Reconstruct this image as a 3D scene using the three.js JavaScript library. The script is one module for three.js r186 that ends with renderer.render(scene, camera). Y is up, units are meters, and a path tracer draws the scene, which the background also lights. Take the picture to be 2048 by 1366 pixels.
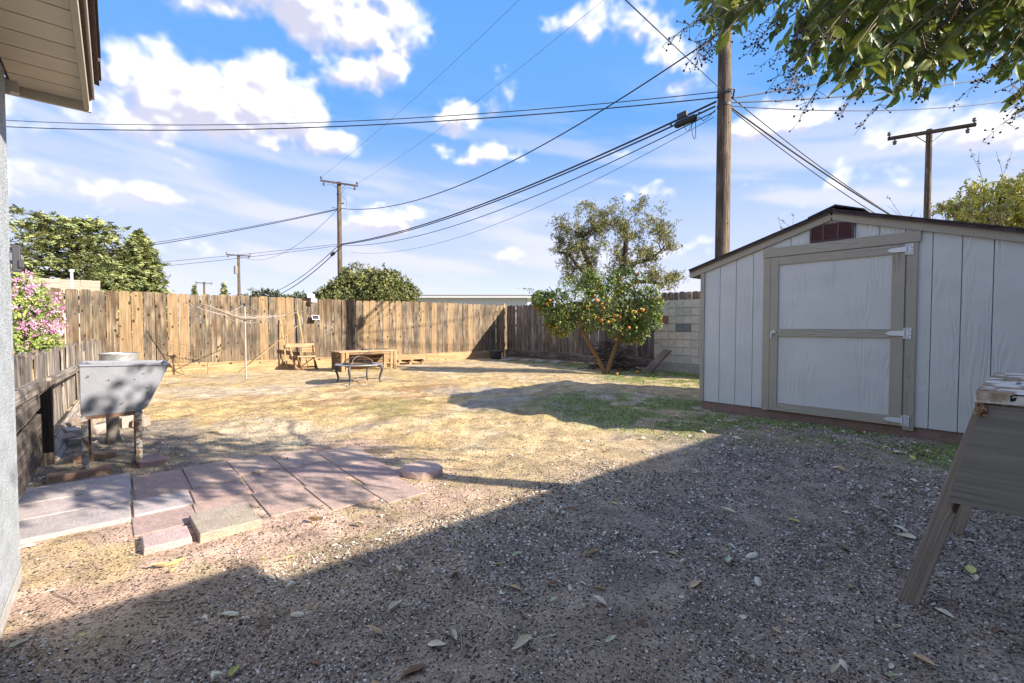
import * as THREE from 'three';
import { mergeGeometries } from 'three/addons/utils/BufferGeometryUtils.js';
import { RoundedBoxGeometry } from 'three/addons/geometries/RoundedBoxGeometry.js';

// ---------- camera, sun, exposure ----------
const scene = new THREE.Scene();
const renderer = new THREE.WebGLRenderer({ antialias: true });
renderer.toneMapping = THREE.LinearToneMapping;
renderer.toneMappingExposure = 3.12;
renderer.shadowMap.enabled = true;
const EXPO = 2.6;                                   // the sky below is written in displayed values and divided by this
const R = THREE.MathUtils.degToRad;
const camera = new THREE.PerspectiveCamera(73.18, 1024 / 683, 0.05, 2000);
camera.rotation.order = 'YXZ';
camera.position.set(0, 1.25, 0);
camera.rotation.set(R(-1.74), R(-40.85), 0);
scene.add(camera);
const sun = new THREE.DirectionalLight(new THREE.Color().setRGB(1, 0.91, 0.78), 4.0);
sun.name = 'sun';
sun.position.set(0.95 * 30, 30, 1.7 * 30);
sun.target.position.set(3, 0, -6);
sun.position.add(sun.target.position);
sun.castShadow = true; sun.shadow.mapSize.set(4096, 4096); sun.shadow.radius = 1;
Object.assign(sun.shadow.camera, { left: -30, right: 30, top: 30, bottom: -30, near: 1, far: 160 });
scene.add(sun, sun.target);

// ---------- random numbers and noise ----------
function rngOf(seed) { let a = seed >>> 0; return () => { a = (a + 0x6d2b79f5) | 0; let t = Math.imul(a ^ (a >>> 15), 1 | a); t = (t + Math.imul(t ^ (t >>> 7), 61 | t)) ^ t; return ((t ^ (t >>> 14)) >>> 0) / 4294967296; }; }
const rnd = rngOf(7);
const rr = (a, b) => a + (b - a) * rnd();
function hash(x, y, s) { let h = Math.imul(x, 374761393) ^ Math.imul(y, 668265263) ^ Math.imul(s, 1274126177); h = Math.imul(h ^ (h >>> 13), 1274126177); return ((h ^ (h >>> 16)) >>> 0) / 4294967296; }
function vn(x, y, s = 0, px = 0, py = px) {          // value noise, periodic when px / py are given
  const ix = Math.floor(x), iy = Math.floor(y); let fx = x - ix, fy = y - iy;
  fx = fx * fx * (3 - 2 * fx); fy = fy * fy * (3 - 2 * fy);
  const m = (i, p) => p ? ((i % p) + p) % p : i;
  const x0 = m(ix, px), x1 = m(ix + 1, px), y0 = m(iy, py), y1 = m(iy + 1, py);
  const a = hash(x0, y0, s), b = hash(x1, y0, s), c = hash(x0, y1, s), d = hash(x1, y1, s);
  return a + (b - a) * fx + (c - a) * fy + (a - b - c + d) * fx * fy;
}
function fbm(x, y, o = 4, s = 0, p = 0, py = p) { let v = 0, a = 0.5, n = 0; for (let i = 0; i < o; i++) { v += a * vn(x, y, s + i * 17, p, py); n += a; x *= 2; y *= 2; p *= 2; py *= 2; a *= 0.5; } return v / n; }
const clamp = (x, a = 0, b = 1) => Math.min(b, Math.max(a, x));
const sst = (a, b, x) => { const t = clamp((x - a) / (b - a)); return t * t * (3 - 2 * t); };
const lerp = (a, b, t) => a + (b - a) * t;
const mix3 = (a, b, t) => [lerp(a[0], b[0], t), lerp(a[1], b[1], t), lerp(a[2], b[2], t)];

// ---------- sky: air and fair-weather clouds ----------
{
  const W = 2048, H = 1024, data = new Float32Array(W * H * 4);
  // clouds: azimuth (degrees, atan2(z, x)), elevation, half-width, half-height, weight
  const blobs = [
    [-75, 33, 15, 5, 1], [-66, 31, 8, 3.6, .8], [-69, 26.8, 5, 2.2, .5], [-82, 21.6, 10.5, 4.4, 1.05], [-77, 22.8, 6.4, 5.0, 1.1], [-88, 19, 6.5, 3.0, .85], [-71, 20.3, 3.8, 1.5, .8], [-77.3, 19.2, 4.2, 1.9, .8],
    [-64.3, 28.2, 2, 1.8, .62], [-56.4, 24.2, 2.6, 1.6, .75], [-52.3, 20.4, 4.6, 1.3, .6], [-85.3, 15.9, 3, 1, .35], [-50, 26.8, 3, 1.7, .55], [-53.1, 13, 3.5, .9, .2], [-87.6, 12.8, 3, .9, .3], [-66, 12.6, 4.0, 1.2, .15],
    [-36, 32.5, 6, 2.6, .5], [-19.3, 21.2, 4.6, 2.4, 1], [-29, 28, 4, 3, .6], [-3, 17, 6, 3, .55], [-11, 14, 8, 1.6, .3], [-37, 18.3, 3, 1.2, .2], [-22, 36, 8, 3, .6], [-28, 15.5, 4, 1, .15], [-80, 8, 8, 1.2, .25], [-40, 8.5, 9, 1.1, .25],
  ];
  const rc = rngOf(91);
  for (let i = 0; i < 150; i++) {                    // the same kind of sky all round and overhead
    const az = -180 + 360 * rc(), el = 6 + 76 * Math.pow(rc(), 1.25), s = 0.6 + rc() * 1.5;
    const d = ((az + 46 + 540) % 360) - 180;
    if (Math.abs(d) < 56 && el < 37) continue;
    blobs.push([az, el, 6.5 * s / Math.max(.35, Math.cos(el * Math.PI / 180)), 3 * s, 0.55 + 0.5 * rc()]);
  }
  function cloud(az, e) {
    const wx = az + 3.4 * (fbm(az / 4 + 40, e / 2.6, 4, 3) - .5), wy = e + 2.2 * (fbm(az / 4 + 9, e / 2.6 + 4, 4, 5) - .5);
    let m = -1, t = 0;
    for (const b of blobs) {
      const dy = (wy - b[1]) / b[3]; if (dy > 1.8 || dy < -1.8) continue;
      let da = wx - b[0]; da = ((da + 540) % 360) - 180; const dx = da / b[2]; if (dx > 1.8 || dx < -1.8) continue;
      const v = (1 - Math.hypot(dx, dy < 0 ? dy * 1.2 : dy)) * b[4];
      if (v > m) { m = v; t = dy; }
    }
    if (m < -.75) return { d: 0, v: 0, t, n2: .5 };
    const n = fbm((wx + 180) / 4.5, wy / 3, 6, 11, 80, 0), n2 = fbm((az + 180) / .9, e / .7, 4, 31, 400, 0), v = m + (n - .5) * 1.7 + (n2 - .5) * .42 - .05;
    return { d: sst(-.08, .5, v), v, t, n2 };
  }
  for (let j = 0; j < H; j++) {
    const el = ((j + 0.5) / H - 0.5) * 180;
    for (let i = 0; i < W; i++) {
      const az = ((i + 0.5) / W - 0.5) * 360, k = (j * W + i) * 4;
      let c;
      if (el < -0.3) c = [.34, .29, .22];
      else {
        const e = Math.max(el, 0);
        const zen = [.045, .23, .76], mid = [.15, .39, .86], low = [.55, .65, .92], hor = [.80, .87, .98];
        c = e > 32 ? mix3(mid, zen, sst(26, 60, e)) : mix3(mid, zen, sst(26, 60, e));
        c = mix3(c, low, sst(25, 8, e));
        c = mix3(c, hor, sst(10, 0, e));
        const veil = sst(.40, .74, fbm((az + 180) / 15, e / 2.2 + .06 * az, 5, 23, 24, 0)) * sst(30, 12, e) * sst(-1, 3, e);
        c = mix3(c, [.78, .78, .97], veil * .72);
        const m0 = cloud(az, e);
        if (m0.d > 0) {
          const up = cloud(az + 1.1, e + 1.3).v, shade = clamp(.46 + (m0.v - up) * 1.1 + m0.t * .36 + (m0.n2 - .5) * .5);
          let cc = mix3([.64, .63, .76], [1.14, 1.11, 1.12], sst(.05, .75, shade));
          cc = mix3(cc, c, sst(14, 5, e) * .5);
          c = mix3(c, cc, m0.d * .93);
        }
      }
      data[k] = c[0] / EXPO; data[k + 1] = c[1] / EXPO; data[k + 2] = c[2] / EXPO; data[k + 3] = 1;
    }
  }
  const t = new THREE.DataTexture(data, W, H, THREE.RGBAFormat, THREE.FloatType);
  t.mapping = THREE.EquirectangularReflectionMapping; t.magFilter = t.minFilter = THREE.LinearFilter; t.needsUpdate = true;
  scene.background = t; scene.environment = t;
}
console.log('sky done');

// ---------- builders ----------
const used = new Map();
function numbered(n) { const k = used.get(n) ?? 0; used.set(n, k + 1); return k ? n + '_' + String(k).padStart(3, '0') : n; }
function tag(o, label, category, group) { o.userData.label = label; o.userData.category = category; if (group) o.userData.group = group; return o; }
function thing(name, label, category, pos = [0, 0, 0], turn = 0, group) {
  const g = new THREE.Group(); g.name = numbered(name); g.position.set(...pos); g.rotation.y = turn; scene.add(g); return tag(g, label, category, group);
}
function part(name, geo, mat, parent = scene) {
  const m = new THREE.Mesh(Array.isArray(geo) ? mergeGeometries(geo.map(norm)) : geo, mat);
  m.name = parent === scene ? numbered(name) : name; m.castShadow = m.receiveShadow = true; parent.add(m); return m;
}
function norm(g) { const h = g.index ? g.toNonIndexed() : g; for (const k of Object.keys(h.attributes)) if (!['position', 'normal', 'uv'].includes(k)) h.deleteAttribute(k); return h; }
function struct(name, geo, mat) { const m = part(name, geo, mat); m.userData.kind = 'structure'; return m; }
function inst(name, geo, mat, list, parent) {        // list of [Matrix4, [r, g, b]]
  const m = new THREE.InstancedMesh(geo, mat, list.length); m.name = parent ? name : numbered(name);
  const c = new THREE.Color();
  list.forEach(([mx, col], i) => { m.setMatrixAt(i, mx); m.setColorAt(i, c.setRGB(...col)); });
  m.castShadow = m.receiveShadow = true; m.userData.kind = 'stuff'; (parent ?? scene).add(m); return m;
}
const M4 = (x, y, z, rx = 0, ry = 0, rz = 0, sx = 1, sy = sx, sz = sx) => new THREE.Matrix4().compose(new THREE.Vector3(x, y, z), new THREE.Quaternion().setFromEuler(new THREE.Euler(rx, ry, rz, 'YXZ')), new THREE.Vector3(sx, sy, sz));
// uv in metres, v running along the grain axis
function grainUV(g, axis = 'y', ou = rnd() * 7, ov = rnd() * 7) {
  const p = g.attributes.position, n = g.attributes.normal, uv = new Float32Array(p.count * 2);
  for (let i = 0; i < p.count; i++) {
    const P = { x: p.getX(i), y: p.getY(i), z: p.getZ(i) }, N = { x: Math.abs(n.getX(i)), y: Math.abs(n.getY(i)), z: Math.abs(n.getZ(i)) };
    const o = ['x', 'y', 'z'].filter((a) => a !== axis);
    const end = N[axis] > .7, ua = N[o[0]] > N[o[1]] ? o[1] : o[0];
    uv[i * 2] = P[end ? o[0] : ua] + ou; uv[i * 2 + 1] = P[end ? o[1] : axis] + ov;
  }
  g.setAttribute('uv', new THREE.BufferAttribute(uv, 2)); return g;
}
function bx(w, h, d, x = 0, y = 0, z = 0, axis) { const g = new THREE.BoxGeometry(w, h, d).translate(x, y, z); return grainUV(g, axis ?? (h >= w && h >= d ? 'y' : w >= d ? 'x' : 'z')); }
function rbx(w, h, d, r, x = 0, y = 0, z = 0, axis) { const g = new RoundedBoxGeometry(w, h, d, 2, r).translate(x, y, z); return grainUV(g, axis ?? (h >= w && h >= d ? 'y' : w >= d ? 'x' : 'z')); }
const V = (x, y, z) => new THREE.Vector3(x, y, z);
function beam(a, b, w, h, roll = 0) {                // a bar from a to b
  const d = V(...b).sub(V(...a)), L = d.length(), g = grainUV(new RoundedBoxGeometry(w, L, h, 1, Math.min(w, h) * .07), 'y');
  g.rotateY(roll); g.applyQuaternion(new THREE.Quaternion().setFromUnitVectors(V(0, 1, 0), d.normalize()));
  return g.translate((a[0] + b[0]) / 2, (a[1] + b[1]) / 2, (a[2] + b[2]) / 2);
}
function tube(pts, r0, r1 = r0, sides = 6) {          // tapered tube through points
  const n = pts.length, pos = [], nor = [], uv = [], idx = []; let len = 0;
  let side = V(0, 0, 1);
  for (let i = 0; i < n; i++) {
    const p = V(...pts[i]), t = V(...pts[Math.min(i + 1, n - 1)]).sub(V(...pts[Math.max(i - 1, 0)])).normalize();
    if (Math.abs(t.dot(side)) > .95) side = V(1, 0, 0);
    const a = side.clone().sub(t.clone().multiplyScalar(t.dot(side))).normalize(), b = t.clone().cross(a); side = a;
    if (i) len += p.distanceTo(V(...pts[i - 1]));
    const r = lerp(r0, r1, i / (n - 1));
    for (let k = 0; k <= sides; k++) { const th = k / sides * Math.PI * 2, v = a.clone().multiplyScalar(Math.cos(th)).addScaledVector(b, Math.sin(th)); pos.push(p.x + v.x * r, p.y + v.y * r, p.z + v.z * r); nor.push(v.x, v.y, v.z); uv.push(k / sides * 2 * Math.PI * r0, len); }
  }
  for (let i = 0; i < n - 1; i++) for (let k = 0; k < sides; k++) { const q = i * (sides + 1) + k; idx.push(q, q + 1, q + sides + 1, q + 1, q + sides + 2, q + sides + 1); }
  for (const [e, s] of [[0, -1], [n - 1, 1]]) {       // caps
    const c = pos.length / 3, p = pts[e], t = V(...pts[Math.min(e + 1, n - 1)]).sub(V(...pts[Math.max(e - 1, 0)])).normalize().multiplyScalar(s);
    pos.push(...p); nor.push(t.x, t.y, t.z); uv.push(0, 0);
    for (let k = 0; k < sides; k++) { const q = e * (sides + 1) + k; s > 0 ? idx.push(q, q + 1, c) : idx.push(q + 1, q, c); }
  }
  const g = new THREE.BufferGeometry(); g.setAttribute('position', new THREE.Float32BufferAttribute(pos, 3)); g.setAttribute('normal', new THREE.Float32BufferAttribute(nor, 3)); g.setAttribute('uv', new THREE.Float32BufferAttribute(uv, 2)); g.setIndex(idx); return g;
}
function sagPts(a, b, sag, n = 24) { const o = []; for (let i = 0; i <= n; i++) { const t = i / n; o.push([lerp(a[0], b[0], t), lerp(a[1], b[1], t) - 4 * sag * t * (1 - t), lerp(a[2], b[2], t)]); } return o; }

// ---------- textures ----------
function tex(w, h, fn, srgb = true, rep = [1, 1]) {
  const d = new Uint8Array(w * h * 4);
  for (let y = 0; y < h; y++) for (let x = 0; x < w; x++) { const c = fn(x / w, y / h, x, y), k = (y * w + x) * 4; d[k] = clamp(c[0]) * 255; d[k + 1] = clamp(c[1]) * 255; d[k + 2] = clamp(c[2]) * 255; d[k + 3] = 255; }
  const t = new THREE.DataTexture(d, w, h); t.wrapS = t.wrapT = THREE.RepeatWrapping; t.magFilter = t.minFilter = THREE.LinearFilter; if (srgb) t.colorSpace = THREE.SRGBColorSpace; t.repeat.set(...rep); t.needsUpdate = true; return t;
}
// weathered wood: tile 0.6 m across the grain, 2.4 m along it
function woodTex(seed, dark, light, knots, cracks, patch, grey = 0) {
  const rk = rngOf(seed), K = []; for (let i = 0; i < knots; i++) K.push([rk(), rk(), .012 + rk() * .022]);
  const W = 512, H = 1024, val = new Float32Array(W * H), kn = new Float32Array(W * H);
  for (let y = 0; y < H; y++) for (let x = 0; x < W; x++) {
    const u = x / W, v = y / H; let warp = 0, kv = 0;
    for (const q of K) { let du = u - q[0]; du -= Math.round(du); let dv = (v - q[1]); dv -= Math.round(dv); const r = Math.hypot(du * .6, dv * 2.4 * .62) / q[2]; if (r < 5) { warp += (du > 0 ? 1 : -1) * .02 * Math.exp(-r * r * .35); kv = Math.max(kv, sst(1.05, .6, r)); } }
    const g = fbm((u + warp) * 64, v * 6, 3, seed, 64, 6) * .55 + fbm((u + warp) * 16, v * 3, 3, seed + 5, 16, 3) * .45;
    const cr = sst(.74, .8, vn((u + warp) * 128, v * 5, seed + 9, 128, 5)) * cracks;
    const p = fbm(u * 6, v * 8, 4, seed + 30, 6, 8);
    val[y * W + x] = clamp(g * 1.5 - .25 - cr * .75 + (p - .5) * patch); kn[y * W + x] = kv;
  }
  const map = tex(W, H, (u, v, x, y) => { const g = val[y * W + x], w = grey * sst(.42, .66, .6 * fbm(u * 10, v * 5, 4, seed + 60, 10, 5) + .4 * fbm(u * 40, v * 4, 2, seed + 66, 40, 4)); return mix3(mix3(mix3(dark, light, g), [.30 + g * .36, .285 + g * .345, .27 + g * .33], w), [dark[0] * .45, dark[1] * .36, dark[2] * .3], kn[y * W + x] * .85); }, true, [1 / .6, 1 / 2.4]);
  const bump = tex(W, H, (u, v, x, y) => { const g = val[y * W + x] - kn[y * W + x] * .3; return [g, g, g]; }, false, [1 / .6, 1 / 2.4]);
  return { map, bump };
}
const wBrown = woodTex(3, [.43, .355, .275], [.81, .73, .61], 14, 1, 1.3, .85);
const wGrey = woodTex(8, [.36, .33, .31], [.78, .74, .70], 6, 1.2, .9);
const wRaw = woodTex(15, [.58, .48, .36], [.86, .76, .62], 8, .6, .6);
const wPly = woodTex(21, [.56, .54, .51], [.70, .68, .64], 3, .5, .4);
const lin = (r, g, b) => new THREE.Color().setRGB(r, g, b);
function wood(t, r = 1, g = r, b = r, bs = .003, rough = .9) { return new THREE.MeshStandardMaterial({ map: t.map, bumpMap: t.bump, bumpScale: bs, color: lin(r, g, b), roughness: rough }); }
function plain(r, g, b, rough = .8, metal = 0) { return new THREE.MeshStandardMaterial({ color: lin(r, g, b), roughness: rough, metalness: metal }); }
// stucco / mineral grain, 0.5 m tile
const grit = (() => {
  const f = (u, v) => .6 * fbm(u * 64, v * 64, 3, 41, 64) + .4 * fbm(u * 8, v * 8, 4, 43, 8);
  return { map: tex(512, 512, (u, v) => { const g = .9 + .4 * (f(u, v) - .5); return [g, g, g]; }), bump: tex(512, 512, (u, v) => { const g = f(u, v); return [g, g, g]; }, false) };
})();
function gritMat(r, g, b, rep = 2, bs = .004, rough = .95) { const m = grit.map.clone(), n = grit.bump.clone(); m.repeat.set(rep, rep); n.repeat.set(rep, rep); m.needsUpdate = n.needsUpdate = true; return new THREE.MeshStandardMaterial({ map: m, bumpMap: n, bumpScale: bs, color: lin(r, g, b), roughness: rough }); }
// embossed grain of the painted shed siding, tile 0.8 x 2.4 m
const emboss = (() => {
  const W = 512, H = 1024;
  const h = (u, v) => {
    const cath = fbm(u * 5, v * 2, 3, 61, 5, 2), broad = Math.sin((u * 60 + cath * 60) * 1.0);
    const on = sst(.45, .62, fbm(u * 6, v * 3, 2, 77, 6, 3));
    return .5 + .42 * on * Math.pow(Math.abs(broad), 2) * Math.sign(broad) + .3 * (fbm(u * 70, v * 60, 2, 66, 70, 60) - .5);
  };
  return tex(W, H, (u, v) => { const g = h(u, v); return [g, g, g]; }, false, [1 / .8, 1 / 2.4]);
})();
const paintMap = tex(256, 256, (u, v) => { const g = .94 + .06 * (fbm(u * 6, v * 10, 5, 88, 6, 10) - .5); return [g, g * 1.0, g]; }, true, [.6, .5]);
const paint = (r, g, b, bs = .011) => new THREE.MeshStandardMaterial({ color: lin(r, g, b), map: paintMap, bumpMap: emboss, bumpScale: bs, roughness: .62 });
const mBerry = plain(.012, .012, .022, .5);
const mBlack = plain(.014, .014, .016, .55);
const mSteel = plain(.55, .56, .57, .38, .9);
console.log('textures done');
// ---------- ground ----------
const pavZone = (x, z) => sst(.5, .1, Math.max(-.6 - x, x - 1.9, z + 3.0, -5.1 - z, 0));
function groundH(x, z) {
  const inY = sst(40, 14, Math.hypot(x - 4, z + 6));
  let y = (fbm(x * 1.1 + 50, z * 1.1 + 50, 3, 201) - .5) * .05 + (fbm(x * 5 + 9, z * 5 + 9, 3, 207) - .5) * .022;
  const lump = sst(5.2, 2.5, Math.hypot((x - 4.2) / 1.3, z + 7.2));
  y += lump * (fbm(x * 2.4, z * 2.4, 4, 211) - .48) * .11;
  y *= 1 - .92 * pavZone(x, z);
  return y * inY;
}
{
  const xs = [], zs = [];
  const grid = (out, lo, hi, st, far) => { let a = []; for (let v = lo, s = st; v > -far; s *= 1.28, v -= s) a.push(v); out.push(...a.reverse()); for (let v = lo + st; v < hi; v += st) out.push(v); for (let v = hi, s = st; v < far; v += s, s *= 1.28) out.push(v); };
  grid(xs, -1.6, 13, .05, 900); grid(zs, -15.6, 1.2, .05, 900);
  const nx = xs.length, nz = zs.length, pos = new Float32Array(nx * nz * 3), col = new Float32Array(nx * nz * 3), uv = new Float32Array(nx * nz * 2), idx = new Uint32Array((nx - 1) * (nz - 1) * 6);
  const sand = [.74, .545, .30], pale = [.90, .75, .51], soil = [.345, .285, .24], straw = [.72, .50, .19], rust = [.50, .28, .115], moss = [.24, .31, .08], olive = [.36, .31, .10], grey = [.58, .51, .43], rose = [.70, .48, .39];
  let k = 0;
  for (let j = 0; j < nz; j++) for (let i = 0; i < nx; i++, k++) {
    const x = xs[i], z = zs[j];
    pos[k * 3] = x; pos[k * 3 + 1] = groundH(x, z); pos[k * 3 + 2] = z; uv[k * 2] = x; uv[k * 2 + 1] = z;
    const a = fbm(x * .7 + 30, z * .7 + 30, 4, 301), b = fbm(x * 2.1 + 11, z * 2.1 + 3, 4, 305), c = fbm(x * 5 + 2, z * 5 + 8, 3, 309), w = (fbm(x * 1.2, z * 1.2, 3, 333) - .5) * 1.6;
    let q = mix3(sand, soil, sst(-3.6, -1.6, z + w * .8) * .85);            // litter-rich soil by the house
    q = mix3(q, grey, sst(.55, .7, a) * .5);
    q = mix3(q, pale, sst(.58, .68, b) * .75 * sst(-2.8, -4.5, z));
    q = mix3(q, straw, sst(.5, .66, fbm(x * .9 + 70, z * .9, 4, 311)) * .6 * sst(-3, -5, z) * sst(8.5, 5.5, x));
    q = mix3(q, rust, sst(.5, .6, fbm(x * 1.1 + 7, z * 2.6, 4, 317)) * .8 * sst(2.3, 1.2, Math.hypot((x - 3.6) / 1.25, z + 8.6)));
    q = mix3(q, olive, sst(.5, .64, fbm(x * 1.3 + 3, z * 1.3, 4, 321)) * .75 * sst(1.9, .8, Math.hypot((x - 4.2) / 1.2, z + 6.4)));
    q = mix3(q, grey, sst(.44, .6, fbm(x * 1.5, z * 1.5 + 40, 4, 323)) * .7 * sst(2.2, 1.2, Math.hypot(x - 5.6, (z + 6.4))));
    const mz = Math.max(sst(2.2, .9, Math.hypot((x - 6.2 + w * .3) / 1.0, (z + 3.9) / 1.25)), sst(1.1, .3, Math.abs(x - 6.35 + w * .25)) * sst(-4.6, -3.4, z) * sst(.3, -.7, z), sst(2.3, 1.0, Math.hypot((x - 10.6) / 1.1, (z + 6) / 1.2)), .8 * sst(1.0, .4, Math.abs(x - 11.6 + w * .3)) * sst(-8.5, -10, z) * sst(-15, -12, z));
    q = mix3(q, moss, sst(.36, .5, b * .5 + c * .5) * mz * .92);
    q = mix3(q, rose, .85 * sst(.55, .0, Math.max(-.6 - x, x - 1.9, z + 2.95, -4.8 - z, 0)) * sst(.25, .5, c));
    q = mix3(q, soil, .8 * sst(.55, .25, Math.max(-.7 - x, x - .35, z + 4.95, -7.4 - z, 0)) );
    if (x < -1.5 || x > 13 || z < -15.5 || z > 1.5) q = mix3(q, [.30, .27, .17], sst(0, 3, Math.max(-1.5 - x, x - 13, -15.5 - z, z - 1.5)));
    const f = 1 + (c - .5) * .5; col[k * 3] = clamp(q[0] * f); col[k * 3 + 1] = clamp(q[1] * f); col[k * 3 + 2] = clamp(q[2] * f);
  }
  k = 0; for (let j = 0; j < nz - 1; j++) for (let i = 0; i < nx - 1; i++) { const a = j * nx + i; idx.set([a, a + nx, a + 1, a + 1, a + nx, a + nx + 1], k); k += 6; }
  const g = new THREE.BufferGeometry(); g.setAttribute('position', new THREE.BufferAttribute(pos, 3)); g.setAttribute('color', new THREE.BufferAttribute(col, 3)); g.setAttribute('uv', new THREE.BufferAttribute(uv, 2)); g.setIndex(new THREE.BufferAttribute(idx, 1)); g.computeVertexNormals();
  // grains and crumbs, 3 m tile
  const S = 2048, val = new Float32Array(S * S), hgt = new Float32Array(S * S), rs = rngOf(55);
  for (let y = 0; y < S; y++) for (let x = 0; x < S; x++) { const u = x / S, v = y / S, p = fbm(u * 24, v * 24, 4, 401, 24), q = vn(u * 512, v * 512, 409, 512); val[y * S + x] = .82 + (p - .5) * .4 + (q - .5) * .28; hgt[y * S + x] = .4 + (p - .5) * .5 + (q - .5) * .22; }
  for (let i = 0; i < 52000; i++) {
    const cx = rs() * S, cy = rs() * S, r = 1 + 2.6 * Math.pow(rs(), 3), el = 1 + rs() * 1.6, th = rs() * 3.14, ct = Math.cos(th), st = Math.sin(th), v = rs() < .55 ? .25 + .3 * rs() : .88 + .2 * rs(), n = Math.ceil(r * el);
    for (let dy = -n; dy <= n; dy++) for (let dx = -n; dx <= n; dx++) { const a = (dx * ct + dy * st) / (r * el), b = (-dx * st + dy * ct) / r, d = a * a + b * b; if (d > 1) continue; const q = (((cy + dy) | 0) + S) % S * S + (((cx + dx) | 0) + S) % S; val[q] = v * (1 - d * .25); hgt[q] = Math.max(hgt[q], .55 + .4 * (1 - d)); }
  }
  const map = tex(S, S, (u, v, x, y) => { const t = val[y * S + x]; return [t * 1.01, t, t * .98]; }, true, [1 / 3, 1 / 3]);
  const bmp = tex(S, S, (u, v, x, y) => { const t = hgt[y * S + x]; return [t, t, t]; }, false, [1 / 3, 1 / 3]);
  struct('ground', g, new THREE.MeshStandardMaterial({ map, bumpMap: bmp, bumpScale: .012, vertexColors: true, roughness: 1 }));
}
console.log('ground done');

// ---------- house: the wing at the left and the body behind the camera ----------
{
  const h = thing('house', 'pale stucco house with beige boarded eave and brown shingle edge', 'house');
  const stucco = gritMat(.46, .50, .53, 2.2, .01), trim = paint(.55, .49, .38, .002), soff = paint(.74, .66, .51, .002), shing = gritMat(.13, .085, .075, 3, .006);
  part('wall', bx(3.6, 2.56, 5.4, -2.175, 1.25, -.6), stucco, h);
  part('wall', bx(13.6, 2.6, 5, 4.6, 1.27, 4.75), stucco, h);
  part('footing', rbx(3.62, .16, 5.43, .02, -2.18, .0, -.6), gritMat(.55, .53, .5, 3, .01), h);
  part('soffit_backing', bx(.32, .02, 5.2, -.225, 2.512, -.85), shing, h);
  for (let i = 0; i < 32; i++) part('soffit_board', bx(.27, .018, .152 - rr(0, .005), -.232, 2.49, -3.375 + i * .158, 'x'), soff, h);
  part('soffit_block', bx(.03, .06, .05, -.355, 2.458, -3.42), soff, h);
  part('end_board', rbx(.33, .08, .022, .004, -.235, 2.475, -3.47, 'x'), soff, h);
  part('fascia', rbx(.024, .13, 5.3, .004, -.09, 2.505, -.83, 'z'), trim, h);
  part('fascia_trim', rbx(.02, .085, 5.3, .004, -.066, 2.552, -.83, 'z'), paint(.5, .45, .36, .002), h);
  part('roof', new THREE.ExtrudeGeometry(new THREE.Shape([[-.035, 2.595], [-.035, 2.612], [-2.2, 3.2], [-4.3, 2.56], [-4.3, 2.53], [-2.2, 3.12]].map((p) => new THREE.Vector2(...p))), { depth: 5.3, bevelEnabled: false }).translate(0, 0, -3.48), shing, h);
  for (let i = 0; i < 18; i++) part('shingle', bx(.1, .012, .27 + rr(-.03, .03), -.075 + rr(-.004, .004), 2.626 + rr(0, .004), -3.34 + i * .292), shing, h);
  part('roof', new THREE.ExtrudeGeometry(new THREE.Shape([[1.8, 2.46], [1.8, 2.5], [4.7, 3.35], [7.6, 2.5], [7.6, 2.46]].map((p) => new THREE.Vector2(-p[0], p[1]))), { depth: 14.4, bevelEnabled: false }).rotateY(Math.PI / 2).translate(-2.6, 0, 0), shing, h);
  part('porch_roof', bx(3.2, .05, 1.2, 1.3, 2.5, 2.16), shing, h);
  part('porch_post', bx(.1, 2.5, .1, -.2, 1.24, 1.6), trim, h); part('porch_post', bx(.1, 2.5, .1, 2.8, 1.24, 1.6), trim, h);
  const box = part('wall_latch', [rbx(.03, .13, .022, .004, -.352, 1.585, -3.275), rbx(.02, .04, .014, .003, -.335, 1.56, -3.262)], plain(.04, .04, .05, .5), h);
  box.userData.label = 'small dark metal catch on the wall corner';
}

// ---------- fences ----------
function picketGeo(w, hgt, t, ear = .035) {
  const s = new THREE.Shape([[-w / 2, 0], [w / 2, 0], [w / 2, hgt - ear], [w / 2 - ear, hgt], [-w / 2 + ear, hgt], [-w / 2, hgt - ear]].map((p) => new THREE.Vector2(...p)));
  return grainUV(new THREE.ExtrudeGeometry(s, { depth: t, bevelEnabled: false }), 'y');
}
const brownMats = [wood(wBrown, .60, .57, .53), wood(wBrown, .48, .45, .41), wood(wBrown, .64, .61, .56), wood(wBrown, .53, .49, .44), wood(wRaw, .56, .53, .48), wood(wBrown, .56, .54, .50)];
const greyMats = [wood(wGrey, .62, .60, .58), wood(wGrey, .82, .79, .76), wood(wBrown, .62, .57, .52), wood(wGrey, .50, .47, .45), wood(wBrown, .72, .67, .62)];
const kickMat = wood(wRaw, .80, .74, .64), kickGrey = wood(wGrey, .55, .49, .43);
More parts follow.
